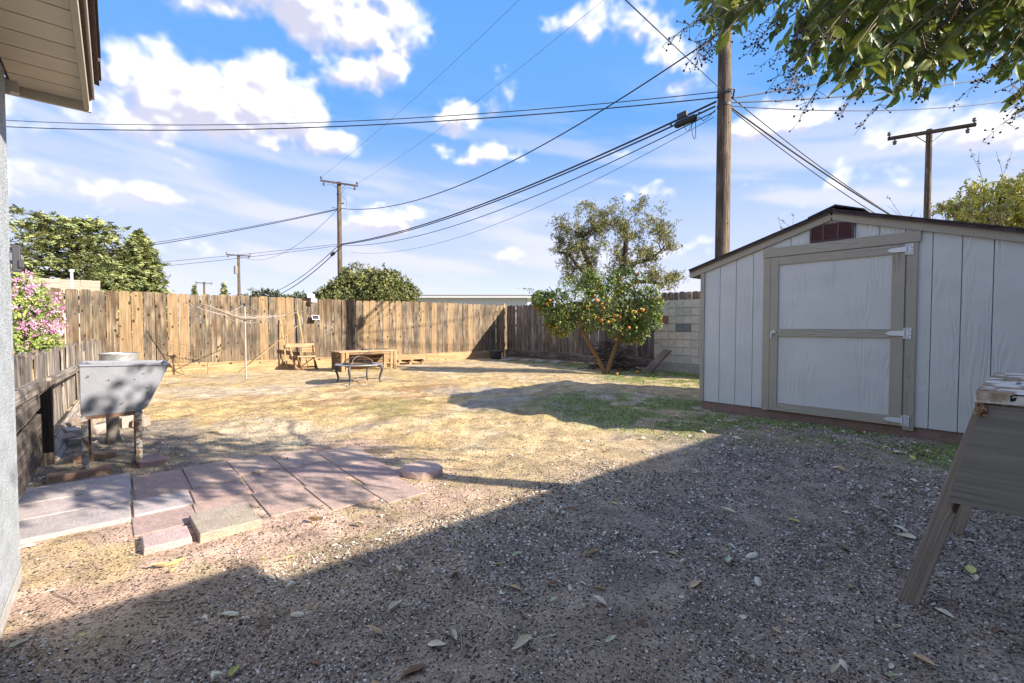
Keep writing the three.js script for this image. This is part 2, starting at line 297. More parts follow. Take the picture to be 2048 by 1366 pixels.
{
  const f = thing('wooden_fence', 'tall brown board fence in sunlight with pale kickboards', 'fence');
  const geos = []; for (let i = 0; i < 10; i++) geos.push(picketGeo(.228, 1.86, .018, .03 + (i % 3) * .008));
  let x = -4.2;
  while (x < 12.5) {
    const p = part('picket', geos[(rnd() * 10) | 0], brownMats[(Math.pow(rnd(), 1.15) * 6) | 0], f);
    const old = sst(6, 9, x);
    p.position.set(x + .12, .29 + rr(-.012, .012), -14.92 + rr(-.006, .006)); p.rotation.set(rr(-.004, .004), rr(-.02, .02), rr(-.006, .006) * (1 + old)); p.scale.set(rr(.96, 1.0), 1 + rr(-.006, .008) + .02 * old, 1);
    x += .2385;
  }
  for (const [a, b, hh] of [[-4.2, 1.9, .29], [1.905, 5.6, .285], [5.605, 9.2, .27], [9.205, 12.3, .28]]) part('kickboard', rbx(b - a, hh + .03, .035, .006, (a + b) / 2, hh / 2 + .005, -14.885, 'x'), kickMat, f);
  for (const y of [.55, 1.3, 1.95]) part('rail', bx(16.4, .09, .04, 4.1, y, -14.96, 'x'), brownMats[1], f);
  for (let px = -4; px < 12.4; px += 2.4) part('post', bx(.09, 2.1, .09, px, 1.05, -15.03), brownMats[1], f);
}
{
  const f = thing('wooden_fence', 'grey weathered board fence in shade meeting the block wall', 'fence');
  const geos = []; for (let i = 0; i < 8; i++) geos.push(picketGeo(.215, 1.84, .018, .04));
  let z = -14.78, i = 0;
  while (z < -5.9) {
    const p = part('picket', geos[(rnd() * 8) | 0], greyMats[(rnd() * 5) | 0], f);
    const wide = rr(.72, 1.02);
    p.rotation.set(0, -Math.PI / 2 + rr(-.03, .03), rr(-.012, .012)); p.scale.set(wide, 1 + rr(-.012, .012) + (z > -7.6 ? .07 : 0), 1);
    p.position.set(12.52 + rr(-.008, .008), .32, z + .11 * wide); z += .226 * wide; i++;
  }
  for (const [a, b] of [[-14.85, -11.4], [-11.395, -7.8], [-7.795, -5.8]]) part('kickboard', rbx(.035, .33, b - a, .006, 12.47, .17, (a + b) / 2, 'z'), kickGrey, f);
  for (const y of [.6, 1.35, 1.95]) part('rail', bx(.04, .09, 9, 12.56, y, -10.3, 'z'), greyMats[0], f);
  part('post', bx(.1, 2.26, .1, 12.45, 1.13, -14.93), greyMats[4], f);
}
{ // low old fence beside the laundry tub
  const f = thing('low_picket_fence', 'low leaning grey picket fence beside the metal laundry tub', 'fence');
  const geos = []; for (let i = 0; i < 6; i++) { const w = .13, s = new THREE.Shape([[-w / 2, 0], [w / 2, 0], [w / 2, .9 + rr(-.02, .02)], [-w / 2 + .01, .91 + rr(-.03, .02)], [-w / 2, .88]].map((p) => new THREE.Vector2(...p))); geos.push(grainUV(new THREE.ExtrudeGeometry(s, { depth: .02, bevelEnabled: false }), 'y')); }
  const line = (z) => z > -7 ? -.56 : z > -10 ? lerp(-.56, -.47, (-7 - z) / 3) : lerp(-.47, -.24, (-10 - z) / 3);
  for (let z = -4.0, i = 0; z > -13.6; z -= rr(.125, .145), i++) {
    const p = part('picket', geos[i % 6], greyMats[[0, 3, 1, 0][i % 4]], f);
    p.position.set(line(z) - .03, .1, z); p.rotation.set(rr(-.03, .03) - .02, Math.PI / 2 + rr(-.05, .05), 0, 'YXZ'); p.rotation.z = rr(-.03, .03);
    p.scale.y = 1 + rr(-.02, .03) + (z > -6 ? .02 : -.03);
  }
  const rl = wood(wGrey, .72, .69, .66);
  part('rail', beam([-.5, .80, -3.9], [-.5, .745, -5.85], .045, .1), rl, f);
  part('rail', beam([-.47, .745, -5.98], [-.36, .68, -9.8], .045, .09), rl, f);
  part('rail', beam([-.515, .64, -3.9], [-.525, .62, -5.9], .03, .17), wood(wGrey, .5, .47, .45), f);
  part('post', rbx(.1, .78, .1, .008, -.49, .37, -5.95), wood(wGrey, .42, .38, .35), f);
  part('post', rbx(.09, .9, .09, .008, -.4, .43, -9.9), greyMats[0], f);
  part('lower_board', beam([-.515, .3, -3.95], [-.52, .28, -5.9], .03, .4, 0), wood(wGrey, .4, .36, .33), f);
  part('kickboard', beam([-.47, .075, -6.0], [-.36, .13, -9.3], .17, .025, .9), wood(wGrey, .8, .76, .72), f);
}

// ---------- block wall ----------
{
  const w = thing('block_wall', 'pale concrete block wall standing between shed and grey fence', 'wall');
  const bm = [gritMat(.74, .69, .58, 2), gritMat(.69, .64, .55, 2), gritMat(.78, .72, .61, 2), gritMat(.62, .59, .52, 2)], red = gritMat(.36, .17, .13, 2), gr = gritMat(.25, .26, .28, 2);
  const L = .455, H = .222, core = gritMat(.5, .46, .40, 2);
  part('mortar', bx(.16, 8 * H + .02, 4.4, 12.1, .23 + 4 * H, -5.28), core, w);
  part('footing', rbx(.3, .26, 4.6, .02, 12.08, .11, -5.28), gritMat(.48, .44, .37, 2), w);
  const g1 = grainUV(new RoundedBoxGeometry(.2, H - .009, L - .009, 1, .006), 'z'), g2 = grainUV(new RoundedBoxGeometry(.2, H - .009, L / 2 - .009, 1, .006), 'z'), cellG = bx(.2, H * .42, L / 2 - .02, 0, H * .27, 0);
  for (let r = 0; r < 8; r++) {
    const y = .245 + H * (r + .5), odd = r % 2;
    let z = -7.48;
    if (!odd && r < 7) { const b = part('block', cellG, bm[(rnd() * 4) | 0], w); b.position.set(12.075, y, z + L / 4); part('block', bx(.2, H * .36, L / 2 - .02, 12.075, y - H * .3, z + L / 4), bm[1], w); part('block', bx(.2, H * .3, .09, 12.075, y - .0, z + L / 2 - .06), bm[1], w); z += L / 2; }
    for (let c = 0; z < -3.2; c++, z += L) { const b = part('block', g1, r === 5 && c === 0 ? red : (r === 4 && c === 1) ? gr : (r === 6 && c === 1) ? bm[3] : bm[(rnd() * 3) | 0], w); b.position.set(12.075 + rr(-.002, .002), y, z + L / 2); }
  }
}

// ---------- shed ----------
{
  const s = thing('shed', 'pale grey garden shed with tan trim and a dark maroon gable vent', 'shed');
  const wallC = paint(.69, .70, .665, .004), trimC = paint(.44, .395, .31, .007), doorC = paint(.70, .71, .675, .004), skid = gritMat(.33, .21, .17, 2, .008), roofC = gritMat(.085, .062, .058, 4, .008);
  const zp = -1.76, top = (z) => 2.64 - .31 * Math.abs(z - zp), X = 6.8, zl = -3.44, zr = .0, HW = 1.85;
  // carcass behind the siding
  part('wall_core', new THREE.ExtrudeGeometry(new THREE.Shape([[-zl, .12], [-zr, .12], [-zr, top(zr) - .05], [-zp, top(zp) - .05], [-zl, top(zl) - .05]].map((p) => new THREE.Vector2(...p))), { depth: 3.05, bevelEnabled: false }).rotateY(Math.PI / 2).translate(X + .012, 0, 0), plain(.12, .125, .13, .9), s);
  for (let z = zl + .054; z < zr; z += .2335) {      // siding boards with real grooves between
    const a = z + .0035, b = Math.min(z + .23, zr), m = a < zp && b > zp;
    const pts = [[a, .13], [b, .13], [b, top(b) - .02]]; if (m) pts.push([zp, top(zp) - .02]); pts.push([a, top(a) - .02]);
    const g = new THREE.ExtrudeGeometry(new THREE.Shape(pts.map((p) => new THREE.Vector2(-p[0], p[1]))), { depth: .012, bevelEnabled: false }).rotateY(Math.PI / 2).translate(X, 0, 0);
    part('siding_board', grainUV(g, 'y'), wallC, s);
  }
  for (const zz of [zl - .004, zr + .004]) part('side_wall', bx(3.05, 1.94, .012, X + 1.55, 1.09, zz, 'y'), wallC, s);
  part('corner_trim', rbx(.02, top(zl) - .17, .062, .003, X - .01, .13 + (top(zl) - .17) / 2, zl + .026), trimC, s);
  part('corner_trim', rbx(.02, top(zr) - .17, .062, .003, X - .01, .13 + (top(zr) - .17) / 2, zr - .026), trimC, s);
  part('skid', rbx(.1, .17, zr - zl - .03, .01, X + .07, .055, (zl + zr) / 2), skid, s);
  // roof
  for (const d of [-1, 1]) {
    const ze = zp + d * HW, ang = Math.atan(.31) * d, len = HW / Math.cos(ang), mid = (q, lift) => [zp + d * HW * q, 2.69 - .31 * HW * q + lift];
    let [mz, my] = mid(.5, 0);
    part('roof_deck', new THREE.BoxGeometry(3.2, .02, len).rotateX(ang).translate(X + 1.55, my, mz), roofC, s);
    const fg = grainUV(new RoundedBoxGeometry(.022, .092, len, 1, .003), 'z');
    part('fascia', fg.rotateX(ang).translate(X - .022, my - .058, mz), trimC, s);
    part('drip_edge', new THREE.BoxGeometry(.014, .05, len).rotateX(ang).translate(X - .054, my + .006, mz), plain(.06, .042, .04, .7), s);
    part('eave_board', bx(3.1, .08, .02, X + 1.53, 2.69 - .31 * HW - .055, ze), trimC, s);
    for (let c = 0; c < 14; c++) {
      const q = (13.4 - c) / 14; [mz, my] = mid(q, .017 + rr(0, .004));
      part('shingle_course', new THREE.BoxGeometry(3.23 + rr(-.015, .02), .012, .172).rotateX(ang - d * .05).translate(X + 1.545, my, mz), roofC, s);
    }
  }
  part('ridge_cap', new THREE.ExtrudeGeometry(new THREE.Shape([[-.3, -.055], [0, .045], [.3, -.055], [.3, -.045], [0, .065], [-.3, -.045]].map((p) => new THREE.Vector2(...p))), { depth: 3.1, bevelEnabled: false }).rotateY(Math.PI / 2).translate(X + .03, 2.722, zp + .02), plain(.03, .035, .035, .7), s);
  // vent with louvres
  const vc = plain(.085, .035, .045, .5), v = part('gable_vent', [bx(.02, .21, .022, X - .022, 2.44, -1.982), bx(.02, .21, .022, X - .022, 2.44, -1.541), bx(.02, .014, .42, X - .022, 2.54, -1.762), bx(.02, .014, .42, X - .022, 2.342, -1.762), bx(.02, .18, .02, X - .021, 2.44, -1.845), bx(.02, .18, .02, X - .021, 2.44, -1.69)], vc, s);
  part('vent_back', bx(.006, .2, .44, X - .012, 2.44, -1.762), plain(.012, .01, .012, .9), v);
  for (let i = 0; i < 13; i++) part('slat', new THREE.BoxGeometry(.004, .0125, .43).rotateZ(.45).translate(X - .024, 2.354 + i * .0145, -1.762), vc, v);
  // door frame
  const fr = (n, y0, y1, z0, z1, x = X - .012, t = .024, m = trimC) => part(n, rbx(t, y1 - y0, z1 - z0, .0035, x, (y0 + y1) / 2, (z0 + z1) / 2), m, s);
  fr('door_casing', .112, 2.195, -2.545, -2.452); fr('door_casing', .085, 2.2, -1.034, -.936); fr('door_header', 2.203, 2.325, -2.553, -.915, X - .015, .03);
  // door: panel with stiles and rails
  const d = part('door', bx(.02, 2.06, 1.4, X - .006, 1.165, -1.745, 'y'), doorC, s);
  const ds = (n, y0, y1, z0, z1) => part(n, rbx(.02, y1 - y0, z1 - z0, .003, X - .026, (y0 + y1) / 2, (z0 + z1) / 2), trimC, d);
  ds('stile', .125, 2.193, -2.446, -2.35); ds('stile', .125, 2.193, -1.158, -1.042); ds('rail', 2.09, 2.193, -2.349, -1.159); ds('rail', 1.13, 1.232, -2.349, -1.159); ds('rail', .125, .235, -2.349, -1.159);
  const white = plain(.72, .73, .74, .35, .15);
  for (const y of [2.13, 1.183, .19]) {
    const st = new THREE.Shape([[0, -.028], [.13, -.022], [.17, 0], [.13, .022], [0, .028]].map((p) => new THREE.Vector2(...p)));
    const g = [new THREE.ExtrudeGeometry(st, { depth: .008, bevelEnabled: true, bevelSize: .002, bevelThickness: .002, bevelSegments: 1 }).rotateY(Math.PI / 2).translate(X - .05, y, -1.034), rbx(.006, .125, .055, .002, X - .03, y, -1.002), new THREE.CylinderGeometry(.009, .009, .12, 10).translate(X - .04, y, -1.034)];
    const hg = part('hinge', g, white, d);
    for (const [dy, zz] of [[.045, -1.0], [-.045, -1.0], [.02, -.988], [-.02, -.988]]) part('screw', new THREE.CylinderGeometry(.006, .006, .004, 8).rotateZ(Math.PI / 2).translate(X - .035, y + dy, zz), plain(.2, .2, .2, .5, .5), hg);
  }
  part('handle', [new THREE.CylinderGeometry(.024, .026, .03, 16).rotateZ(Math.PI / 2).translate(X - .045, 1.185, -2.4), tube([[X - .065, 1.187, -2.4], [X - .075, 1.18, -2.412], [X - .075, 1.145, -2.418], [X - .07, 1.105, -2.418]], .011, .009, 8), tube([[X - .065, 1.187, -2.4], [X - .075, 1.192, -2.385], [X - .07, 1.19, -2.365]], .011, .008, 8)], white, d);
  const scr = plain(.1, .095, .08, .6); for (const [y, z] of [[2.26, -2.49], [2.27, -2.0], [2.265, -1.5], [2.255, -.98], [1.9, -2.5], [1.4, -2.5], [.8, -2.5], [1.75, -.985], [.7, -.985], [1.5, -3.41], [.9, -3.41], [1.8, -3.41]]) part('screw', new THREE.CylinderGeometry(.005, .005, .006, 6).rotateZ(Math.PI / 2).translate(X - (y > 2.2 ? .031 : .025) + (z < -3 ? .004 : 0), y, z), scr, s);
}
console.log('shed done');
// ---------- paver path ----------
function slab(w, t, d, rough = .006, seg = 5, seed = 1) {   // an uneven worn slab
  const g = new RoundedBoxGeometry(w, t, d, 2, Math.min(.006, t * .2)), p = g.attributes.position;
  for (let i = 0; i < p.count; i++) { const x = p.getX(i), y = p.getY(i), z = p.getZ(i), n = (k) => vn(x * 14 + 50 + k, z * 14 + y * 20 + 50, seed + k) - .5; p.setXYZ(i, x + n(1) * rough * 1.6, y + n(2) * rough, z + n(3) * rough * 1.6); }
  g.computeVertexNormals(); return grainUV(g, 'z');
}
{
  const p = new THREE.Group(); p.name = 'paver_path'; p.userData.kind = 'structure'; p.userData.label = 'path of flat pink and grey paver slabs set flush in the soil'; scene.add(p);
  const smooth = [gritMat(.50, .43, .41, 2, .004), gritMat(.52, .44, .42, 2, .004), gritMat(.47, .41, .395, 2, .004)], pebb = [gritMat(.70, .50, .42, 5, .02), gritMat(.72, .53, .44, 5, .02), gritMat(.66, .47, .42, 5, .022)];
  const L = [ // x0, x1, z0, z1, rough?, lift
    [-.62, .075, -5.03, -4.59, 0, .012], [-.62, .07, -4.585, -4.225, 0, .016], [-.62, .06, -4.22, -3.82, 0, .02],
    [.085, .42, -4.93, -4.24, 1, .004], [.075, .40, -4.235, -3.885, 0, .014], [.065, .385, -3.88, -3.52, 1, .002],
    [.43, .76, -4.95, -4.62, 0, .012], [.43, .765, -4.615, -4.26, 0, .012], [.41, .755, -4.255, -3.9, 1, .004], [.39, .745, -3.895, -3.6, 1, .004],
    [.77, 1.11, -4.93, -4.4, 0, .012], [.775, 1.105, -4.395, -3.87, 1, .008], [.755, 1.09, -3.865, -3.3, 1, .002],
    [1.12, 1.49, -4.9, -4.35, 0, .014], [1.115, 1.475, -4.345, -3.76, 1, .012], [1.10, 1.43, -3.755, -3.15, 1, .006],
    [1.50, 1.88, -4.72, -4.1, 1, .016], [1.485, 1.83, -4.095, -3.5, 1, .014], [1.445, 1.76, -3.495, -3.02, 1, .016],
  ];
  L.forEach(([x0, x1, z0, z1, r, lift], i) => {
    const m = part('paver', slab(x1 - x0 - .001, .06, z1 - z0 - (i < 3 ? .012 : .003), r ? .009 : .004, 5, i * 7), (r || i > 5 ? pebb : smooth)[i % 3], p);
    m.position.set((x0 + x1) / 2, (i < 3 ? .02 : r ? .003 : lift * .5) - .022 + (i > 9 ? -.003 : 0) + groundH((x0 + x1) / 2, (z0 + z1) / 2), (z0 + z1) / 2); m.rotation.set(rr(-.004, .004), rr(-.006, .006), rr(-.004, .004));
  });
}
const loose = (label, name, x, y, z, w, t, d, ry, mat, rough = .008, rx = 0, rz = 0, group) => { const m = part(name, slab(w, t, d, rough, 5, (x * 100) | 0), mat); m.position.set(x, y, z); m.rotation.set(rx, ry, rz, 'YXZ'); return tag(m, label, name === 'brick' ? 'brick' : name === 'stone' ? 'stone' : name === 'rubble_block' ? 'rubble' : 'paver', group); };
loose('thick buff rectangular paver lying loose at the edge of the path', 'loose_paver', .51, .018, -3.37, .32, .07, .4, .03, gritMat(.44, .36, .28, 2, .006));
loose('small pale pink paver lying beside the thick buff paver', 'loose_paver', .205, .014, -3.31, .22, .05, .21, .02, gritMat(.58, .43, .40, 3, .008));
{
  const g = new THREE.IcosahedronGeometry(.15, 3), p = g.attributes.position;
  for (let i = 0; i < p.count; i++) { const v = V(p.getX(i), p.getY(i), p.getZ(i)).multiplyScalar(1 + (fbm(p.getX(i) * 9 + 20, p.getZ(i) * 9 + p.getY(i) * 5 + 20, 3, 5) - .5) * .35); p.setXYZ(i, v.x * 1.15, clamp(v.y, -.06, .035 + .02 * fbm(v.x * 14 + 9, v.z * 14 + 9, 3, 15)), v.z * 1.3); }
  g.computeVertexNormals(); const m = part('stone', grainUV(g, 'z'), gritMat(.68, .50, .42, 4, .012)); m.position.set(1.98, .01, -3.47); tag(m, 'flat rounded pink stone beside the end of the paver path', 'stone');
}
// bricks under the tub legs, broken masonry behind it
const mBrick = gritMat(.44, .28, .20, 3, .01), mBrickP = gritMat(.45, .30, .27, 3, .01);
loose('long weathered brick slab under the front corner of the metal tub', 'brick', -.24, .022, -5.28, .40, .06, .15, .06, mBrick);
loose('brick slab lying behind the front leg of the metal tub', 'brick', -.16, .02, -5.9, .30, .06, .16, .03, mBrick);
loose('flat pinkish brick paver under the right leg of the metal tub', 'brick', .235, .018, -5.38, .2, .055, .3, .1, mBrickP);
{
  const c = [gritMat(.55, .51, .46, 3, .01), gritMat(.48, .40, .34, 3, .01), gritMat(.42, .33, .27, 3, .01)];
  const P = [[-.36, .06, -7.05, .2, .13, .14, .4], [-.2, .06, -7.2, .16, .11, .16, .9], [-.28, .17, -7.25, .2, .1, .14, -.3], [-.08, .05, -7.4, .18, .1, .14, .2], [.1, .07, -7.6, .2, .15, .16, .5], [.24, .05, -7.5, .14, .1, .13, 1.2], [-.02, .15, -7.65, .2, .12, .15, -.5], [.16, .17, -7.75, .2, .12, .14, .1], [-.42, .05, -6.75, .16, .1, .2, .2], [-.3, .045, -6.62, .12, .09, .16, .8]];
  P.forEach((q, i) => loose('broken piece of masonry heaped on the ground behind the metal tub', 'rubble_block', q[0], q[1], q[2], q[3], q[4], q[5], q[6], c[i % 3], .02, rr(-.15, .15), rr(-.15, .15), 'rubble behind the tub'));
  const pipe = part('clay_pipe', [new THREE.CylinderGeometry(.055, .055, .5, 18).translate(0, .25, 0), new THREE.CylinderGeometry(.068, .068, .07, 18).translate(0, .04, 0)], gritMat(.22, .2, .17, 3, .004)); pipe.position.set(-.03, 0, -6.5); tag(pipe, 'short upright grey pipe standing under the metal tub', 'pipe');
}
// ---------- laundry tub ----------
{
  const t = thing('laundry_tub', 'grey painted metal laundry tub on rusty legs with sloping side', 'tub', [0, 0, -5.3]);
  const enamel = (() => { const f = (u, v) => { const r = sst(.72, .76, fbm(u * 18, v * 18, 5, 501, 18)); return r; }; const map = tex(512, 512, (u, v) => { const n = fbm(u * 5, v * 5, 4, 507, 5), r = f(u, v); return mix3(mix3([.70, .71, .73], [.80, .81, .83], n), [.40, .34, .30], r * .6); }, true, [1.3, 1.3]); const bmp = tex(256, 256, (u, v) => { const g = fbm(u * 10, v * 10, 5, 511, 10); return [g, g, g]; }, false, [1.3, 1.3]); return new THREE.MeshStandardMaterial({ map, bumpMap: bmp, bumpScale: .005, roughness: .55, color: lin(.40, .40, .425) }); })();
  const rust = gritMat(.22, .13, .09, 5, .004), galv = (() => { const m = tex(128, 256, (u, v) => { const r = sst(.45, .62, fbm(u * 6, v * 12, 4, 521, 6, 12)); return mix3([.62, .62, .62], [.42, .32, .25], r); }, true, [6, 4]); return new THREE.MeshStandardMaterial({ map: m, roughness: .7, metalness: .25 }); })();
  // profile of a side wall: x, y (top left, top right, bottom right, bottom left)
  const prof = (o) => { const s = new THREE.Shape(); s.moveTo(-.222 + o, .925); s.lineTo(.372 - o * 1.1, .905); s.lineTo(.215 - o * 1.1, .55 + o); s.quadraticCurveTo(.19 - o, .51 + o, .15 - o, .508 + o); s.lineTo(-.19 + o, .5 + o); s.quadraticCurveTo(-.222 + o, .5 + o, -.222 + o, .53 + o); s.closePath(); return s; };
  const wallG = (z) => grainUV(new THREE.ExtrudeGeometry(prof(0), { depth: .012, bevelEnabled: true, bevelSize: .006, bevelThickness: .006, bevelSegments: 2 }).translate(0, 0, z), 'y');
  part('side_wall', wallG(-.01), enamel, t); part('side_wall', wallG(-.56), enamel, t);
  part('end_wall', grainUV(bx(.014, .40, .54, -.216, .72, -.28), 'y'), enamel, t);
  part('sloping_wall', beam([.372, .9, -.28], [.215, .55, -.28], .014, .54), enamel, t);
  part('floor', bx(.38, .014, .54, -.01, .512, -.28), enamel, t);
  const rim = enamel; part('rim', [tube([[-.228, .928, .008], [.38, .908, .008]], .011, .011, 8), tube([[-.228, .928, -.568], [.38, .908, -.568]], .011, .011, 8), tube([[-.228, .928, .01], [-.228, .928, -.57]], .011, .011, 8), tube([[.38, .908, .01], [.38, .908, -.57]], .011, .011, 8)], rim, t);
  part('leg_frame', [bx(.4, .03, .02, -.02, .485, .0, 'x'), bx(.4, .03, .02, -.02, .485, -.55, 'x'), bx(.02, .03, .53, -.21, .485, -.275, 'z'), bx(.02, .03, .53, .16, .485, -.275, 'z')], rust, t);
  for (const [x, z, y0] of [[-.205, .0, .05], [.15, .0, .045], [-.205, -.55, .05], [.15, -.55, .01]]) part('leg', [rbx(.045, .5 - y0, .006, .002, x, (.5 + y0) / 2, z + .012), rbx(.006, .5 - y0, .04, .002, x - (x < 0 ? .02 : -.02), (.5 + y0) / 2, z - .012)], z < 0 ? rust : galv, t);
}
// ---------- galvanised bin behind the tub ----------
{
  const P = [[.0, .0], [.235, .0], [.24, .03], [.25, .25], [.257, .27], [.25, .29], [.26, .52], [.267, .54], [.26, .56], [.268, .66], [.275, .68], [.268, .7], [.275, .78], [.285, .785], [.285, .8], [.272, .8], [.265, .7], [.24, .04], [0, .03]];
  const m = part('galvanized_bin', new THREE.LatheGeometry(P.map((p) => new THREE.Vector2(...p)), 40), new THREE.MeshStandardMaterial({ color: lin(.62, .63, .64), roughness: .42, metalness: .75, map: grit.map })); m.position.set(.06, .0, -10.7); tag(m, 'round galvanized metal bin with ribbed side behind the laundry tub', 'bin');
  const w = part('bent_wire', tube([[-.60, 0, -5.3], [-.60, .2, -5.32], [-.59, .34, -5.34], [-.57, .37, -5.42], [-.53, .375, -5.55]], .006, .006, 6), plain(.7, .68, .64, .6)); tag(w, 'bent pale wire stake stuck in the ground by the low fence', 'wire');
}
// ---------- rotary clothesline ----------
{
  const c = thing('rotary_clothesline', 'metal rotary clothesline with drooping cords standing before the fence', 'clothesline', [2.40, 0, -12.65]);
  const al = plain(.46, .44, .41, .45, .6), dk = plain(.06, .05, .05, .6), cord = plain(.50, .44, .36, .9);
  part('mast', tube([[0, -.02, 0], [0, 1.80, 0]], .022, .017, 10), al, c);
  part('hub', [new THREE.CylinderGeometry(.035, .035, .07, 12).translate(0, 1.8, 0), new THREE.CylinderGeometry(.032, .032, .06, 12).translate(0, 1.43, 0), bx(.14, .03, .03, 0, 1.82, 0), bx(.03, .03, .14, 0, 1.82, 0)], dk, c);
  // four arms in two directions; tips
  const tips = [[-1.11, 1.86, -1.07], [1.09, 1.64, .99], [-.92, 1.74, .76], [.75, 1.56, -.75]];
  for (const t of tips) { part('arm', tube([[0, 1.43, 0], t], .011, .009, 8), plain(.25, .17, .12, .6, .3), c); part('arm_strut', tube([[0, 1.8, 0], [t[0] * .45, lerp(1.43, t[1], .45), t[2] * .45]], .007, .007, 6), al, c); }
  for (let k = 0; k < 6; k++) for (let i = 0; i < 4; i++) {
    const q = 1 - k * .12, a = tips[i], b = tips[[2, 3, 1, 0][i]], pt = (t) => [t[0] * q, lerp(1.43, t[1], q) + .012, t[2] * q];
    part('cord', tube(sagPts(pt(a), pt(b), .1 + .09 * rnd(), 10), .0028, .0028, 4), cord, c);
  }
}
// ---------- fire pit ----------
{
  const f = thing('fire_pit', 'black iron fire pit with mesh dome and curved legs', 'fire pit', [4.14, 0, -10.05], .75);
  const iron = plain(.07, .073, .08, .5, .5), dkm = plain(.05, .035, .025, .8, .2), bronze = plain(.2, .12, .07, .7, .3);
  part('rim', new THREE.LatheGeometry([[.34, .415], [.5, .415], [.508, .42], [.508, .432], [.5, .437], [.34, .432], [.34, .415]].map((p) => new THREE.Vector2(...p)), 40), plain(.30, .29, .28, .5, .3), f);
  part('bowl', new THREE.LatheGeometry([[.02, .31], [.16, .325], [.28, .37], [.345, .425], [.335, .425], [.27, .38], [.02, .32]].map((p) => new THREE.Vector2(...p)), 36), bronze, f);
  const dome = part('mesh_dome', (() => { const gs = []; const dr = (th, r) => Math.sqrt(Math.max(0, 1 - r * r)) * .16 + .437;
    for (let i = 1; i < 10; i++) { const r = i / 10; const pts = []; for (let k = 0; k <= 32; k++) { const a = k / 32 * 6.2832; pts.push([Math.cos(a) * r * .34, dr(0, r), Math.sin(a) * r * .34]); } gs.push(tube(pts, .0022, .0022, 3)); }
    for (let k = 0; k < 36; k++) { const a = k / 36 * 6.2832, pts = []; for (let i = 1; i <= 8; i++) { const r = i / 8; pts.push([Math.cos(a) * r * .34, dr(0, r), Math.sin(a) * r * .34]); } gs.push(tube(pts, .0022, .0022, 3)); } return gs; })(), dkm, f);
  part('dome_rib', [0, 1].map((q) => { const pts = []; for (let i = -10; i <= 10; i++) { const r = i / 10, h = Math.sqrt(1 - r * r) * .165 + .437; pts.push(q ? [r * .345, h, 0] : [0, h, r * .345]); } return tube(pts, .007, .007, 6); }), plain(.3, .2, .13, .6, .3), dome);
  part('dome_ring', new THREE.TorusGeometry(.342, .008, 8, 36).rotateX(Math.PI / 2).translate(0, .44, 0), iron, dome);
  part('handle', new THREE.TorusGeometry(.02, .005, 6, 14).translate(0, .625, 0), iron, dome);
  for (let k = 0; k < 4; k++) { const l = part('leg', tube([[.44, .42, 0], [.50, .40, 0], [.535, .35, 0], [.525, .28, 0], [.495, .2, 0], [.475, .12, 0], [.485, .05, 0], [.53, .012, 0]], .034, .014, 10), iron, f); l.rotation.y = k * Math.PI / 2 + .05; }
  part('leg_ring', [0, 1].map((q) => tube(q ? [[-.475, .11, 0], [0, .125, 0], [.475, .11, 0]] : [[0, .11, -.475], [0, .122, 0], [0, .11, .475]], .008, .008, 6).rotateY(-.05)), iron, f);
}
// ---------- potting bench, broken seat, pallet and other things along the fence ----------
{
  const b = thing('potting_bench', 'long low wooden bench with boarded end standing at the fence', 'bench', [5.6, 0, -13.15]);
  const tp = wood(wRaw, .92, .89, .84), br = wood(wBrown, .62, .50, .40), gy = wood(wRaw, .74, .70, .62);
  for (let i = 0; i < 4; i++) part('top_board', rbx(1.78, .03, .185, .004, .0, .56, -.29 + i * .192, 'x'), tp, b);
  for (let i = 0; i < 4; i++) part('end_board', rbx(.025, .125, .74, .004, -.83, .48 - i * .13, 0, 'z'), br, b);
  for (let i = 0; i < 3; i++) part('back_board', rbx(1.62, .125, .025, .004, 0, .48 - i * .13, -.36, 'x'), br, b);
  for (const [x, z] of [[-.78, .36], [-.66, .355], [.68, .36], [.8, .355], [-.78, -.33], [.8, -.33]]) part('leg', rbx(.088, .54, .04, .004, x, .27, z), gy, b);
  part('apron', rbx(1.34, .07, .03, .004, .01, .51, .345, 'x'), br, b);
  const tr = part('garden_tray', [bx(.26, .008, .15, 0, .004, 0), bx(.26, .03, .01, 0, .019, .07), bx(.26, .03, .01, 0, .019, -.07), bx(.01, .03, .13, .125, .019, 0), bx(.01, .03, .13, -.125, .019, 0)], plain(.05, .05, .055, .7)); tr.position.set(5.75, .577, -13.35); tag(tr, 'small dark tray lying on the low wooden bench', 'tray');
  const tr2 = part('dark_board', rbx(.42, .02, .1, .004), plain(.06, .05, .045, .8)); tr2.position.set(6.25, .587, -13.38); tr2.rotation.y = -.2; tag(tr2, 'dark board lying at the end of the wooden bench', 'board');
}
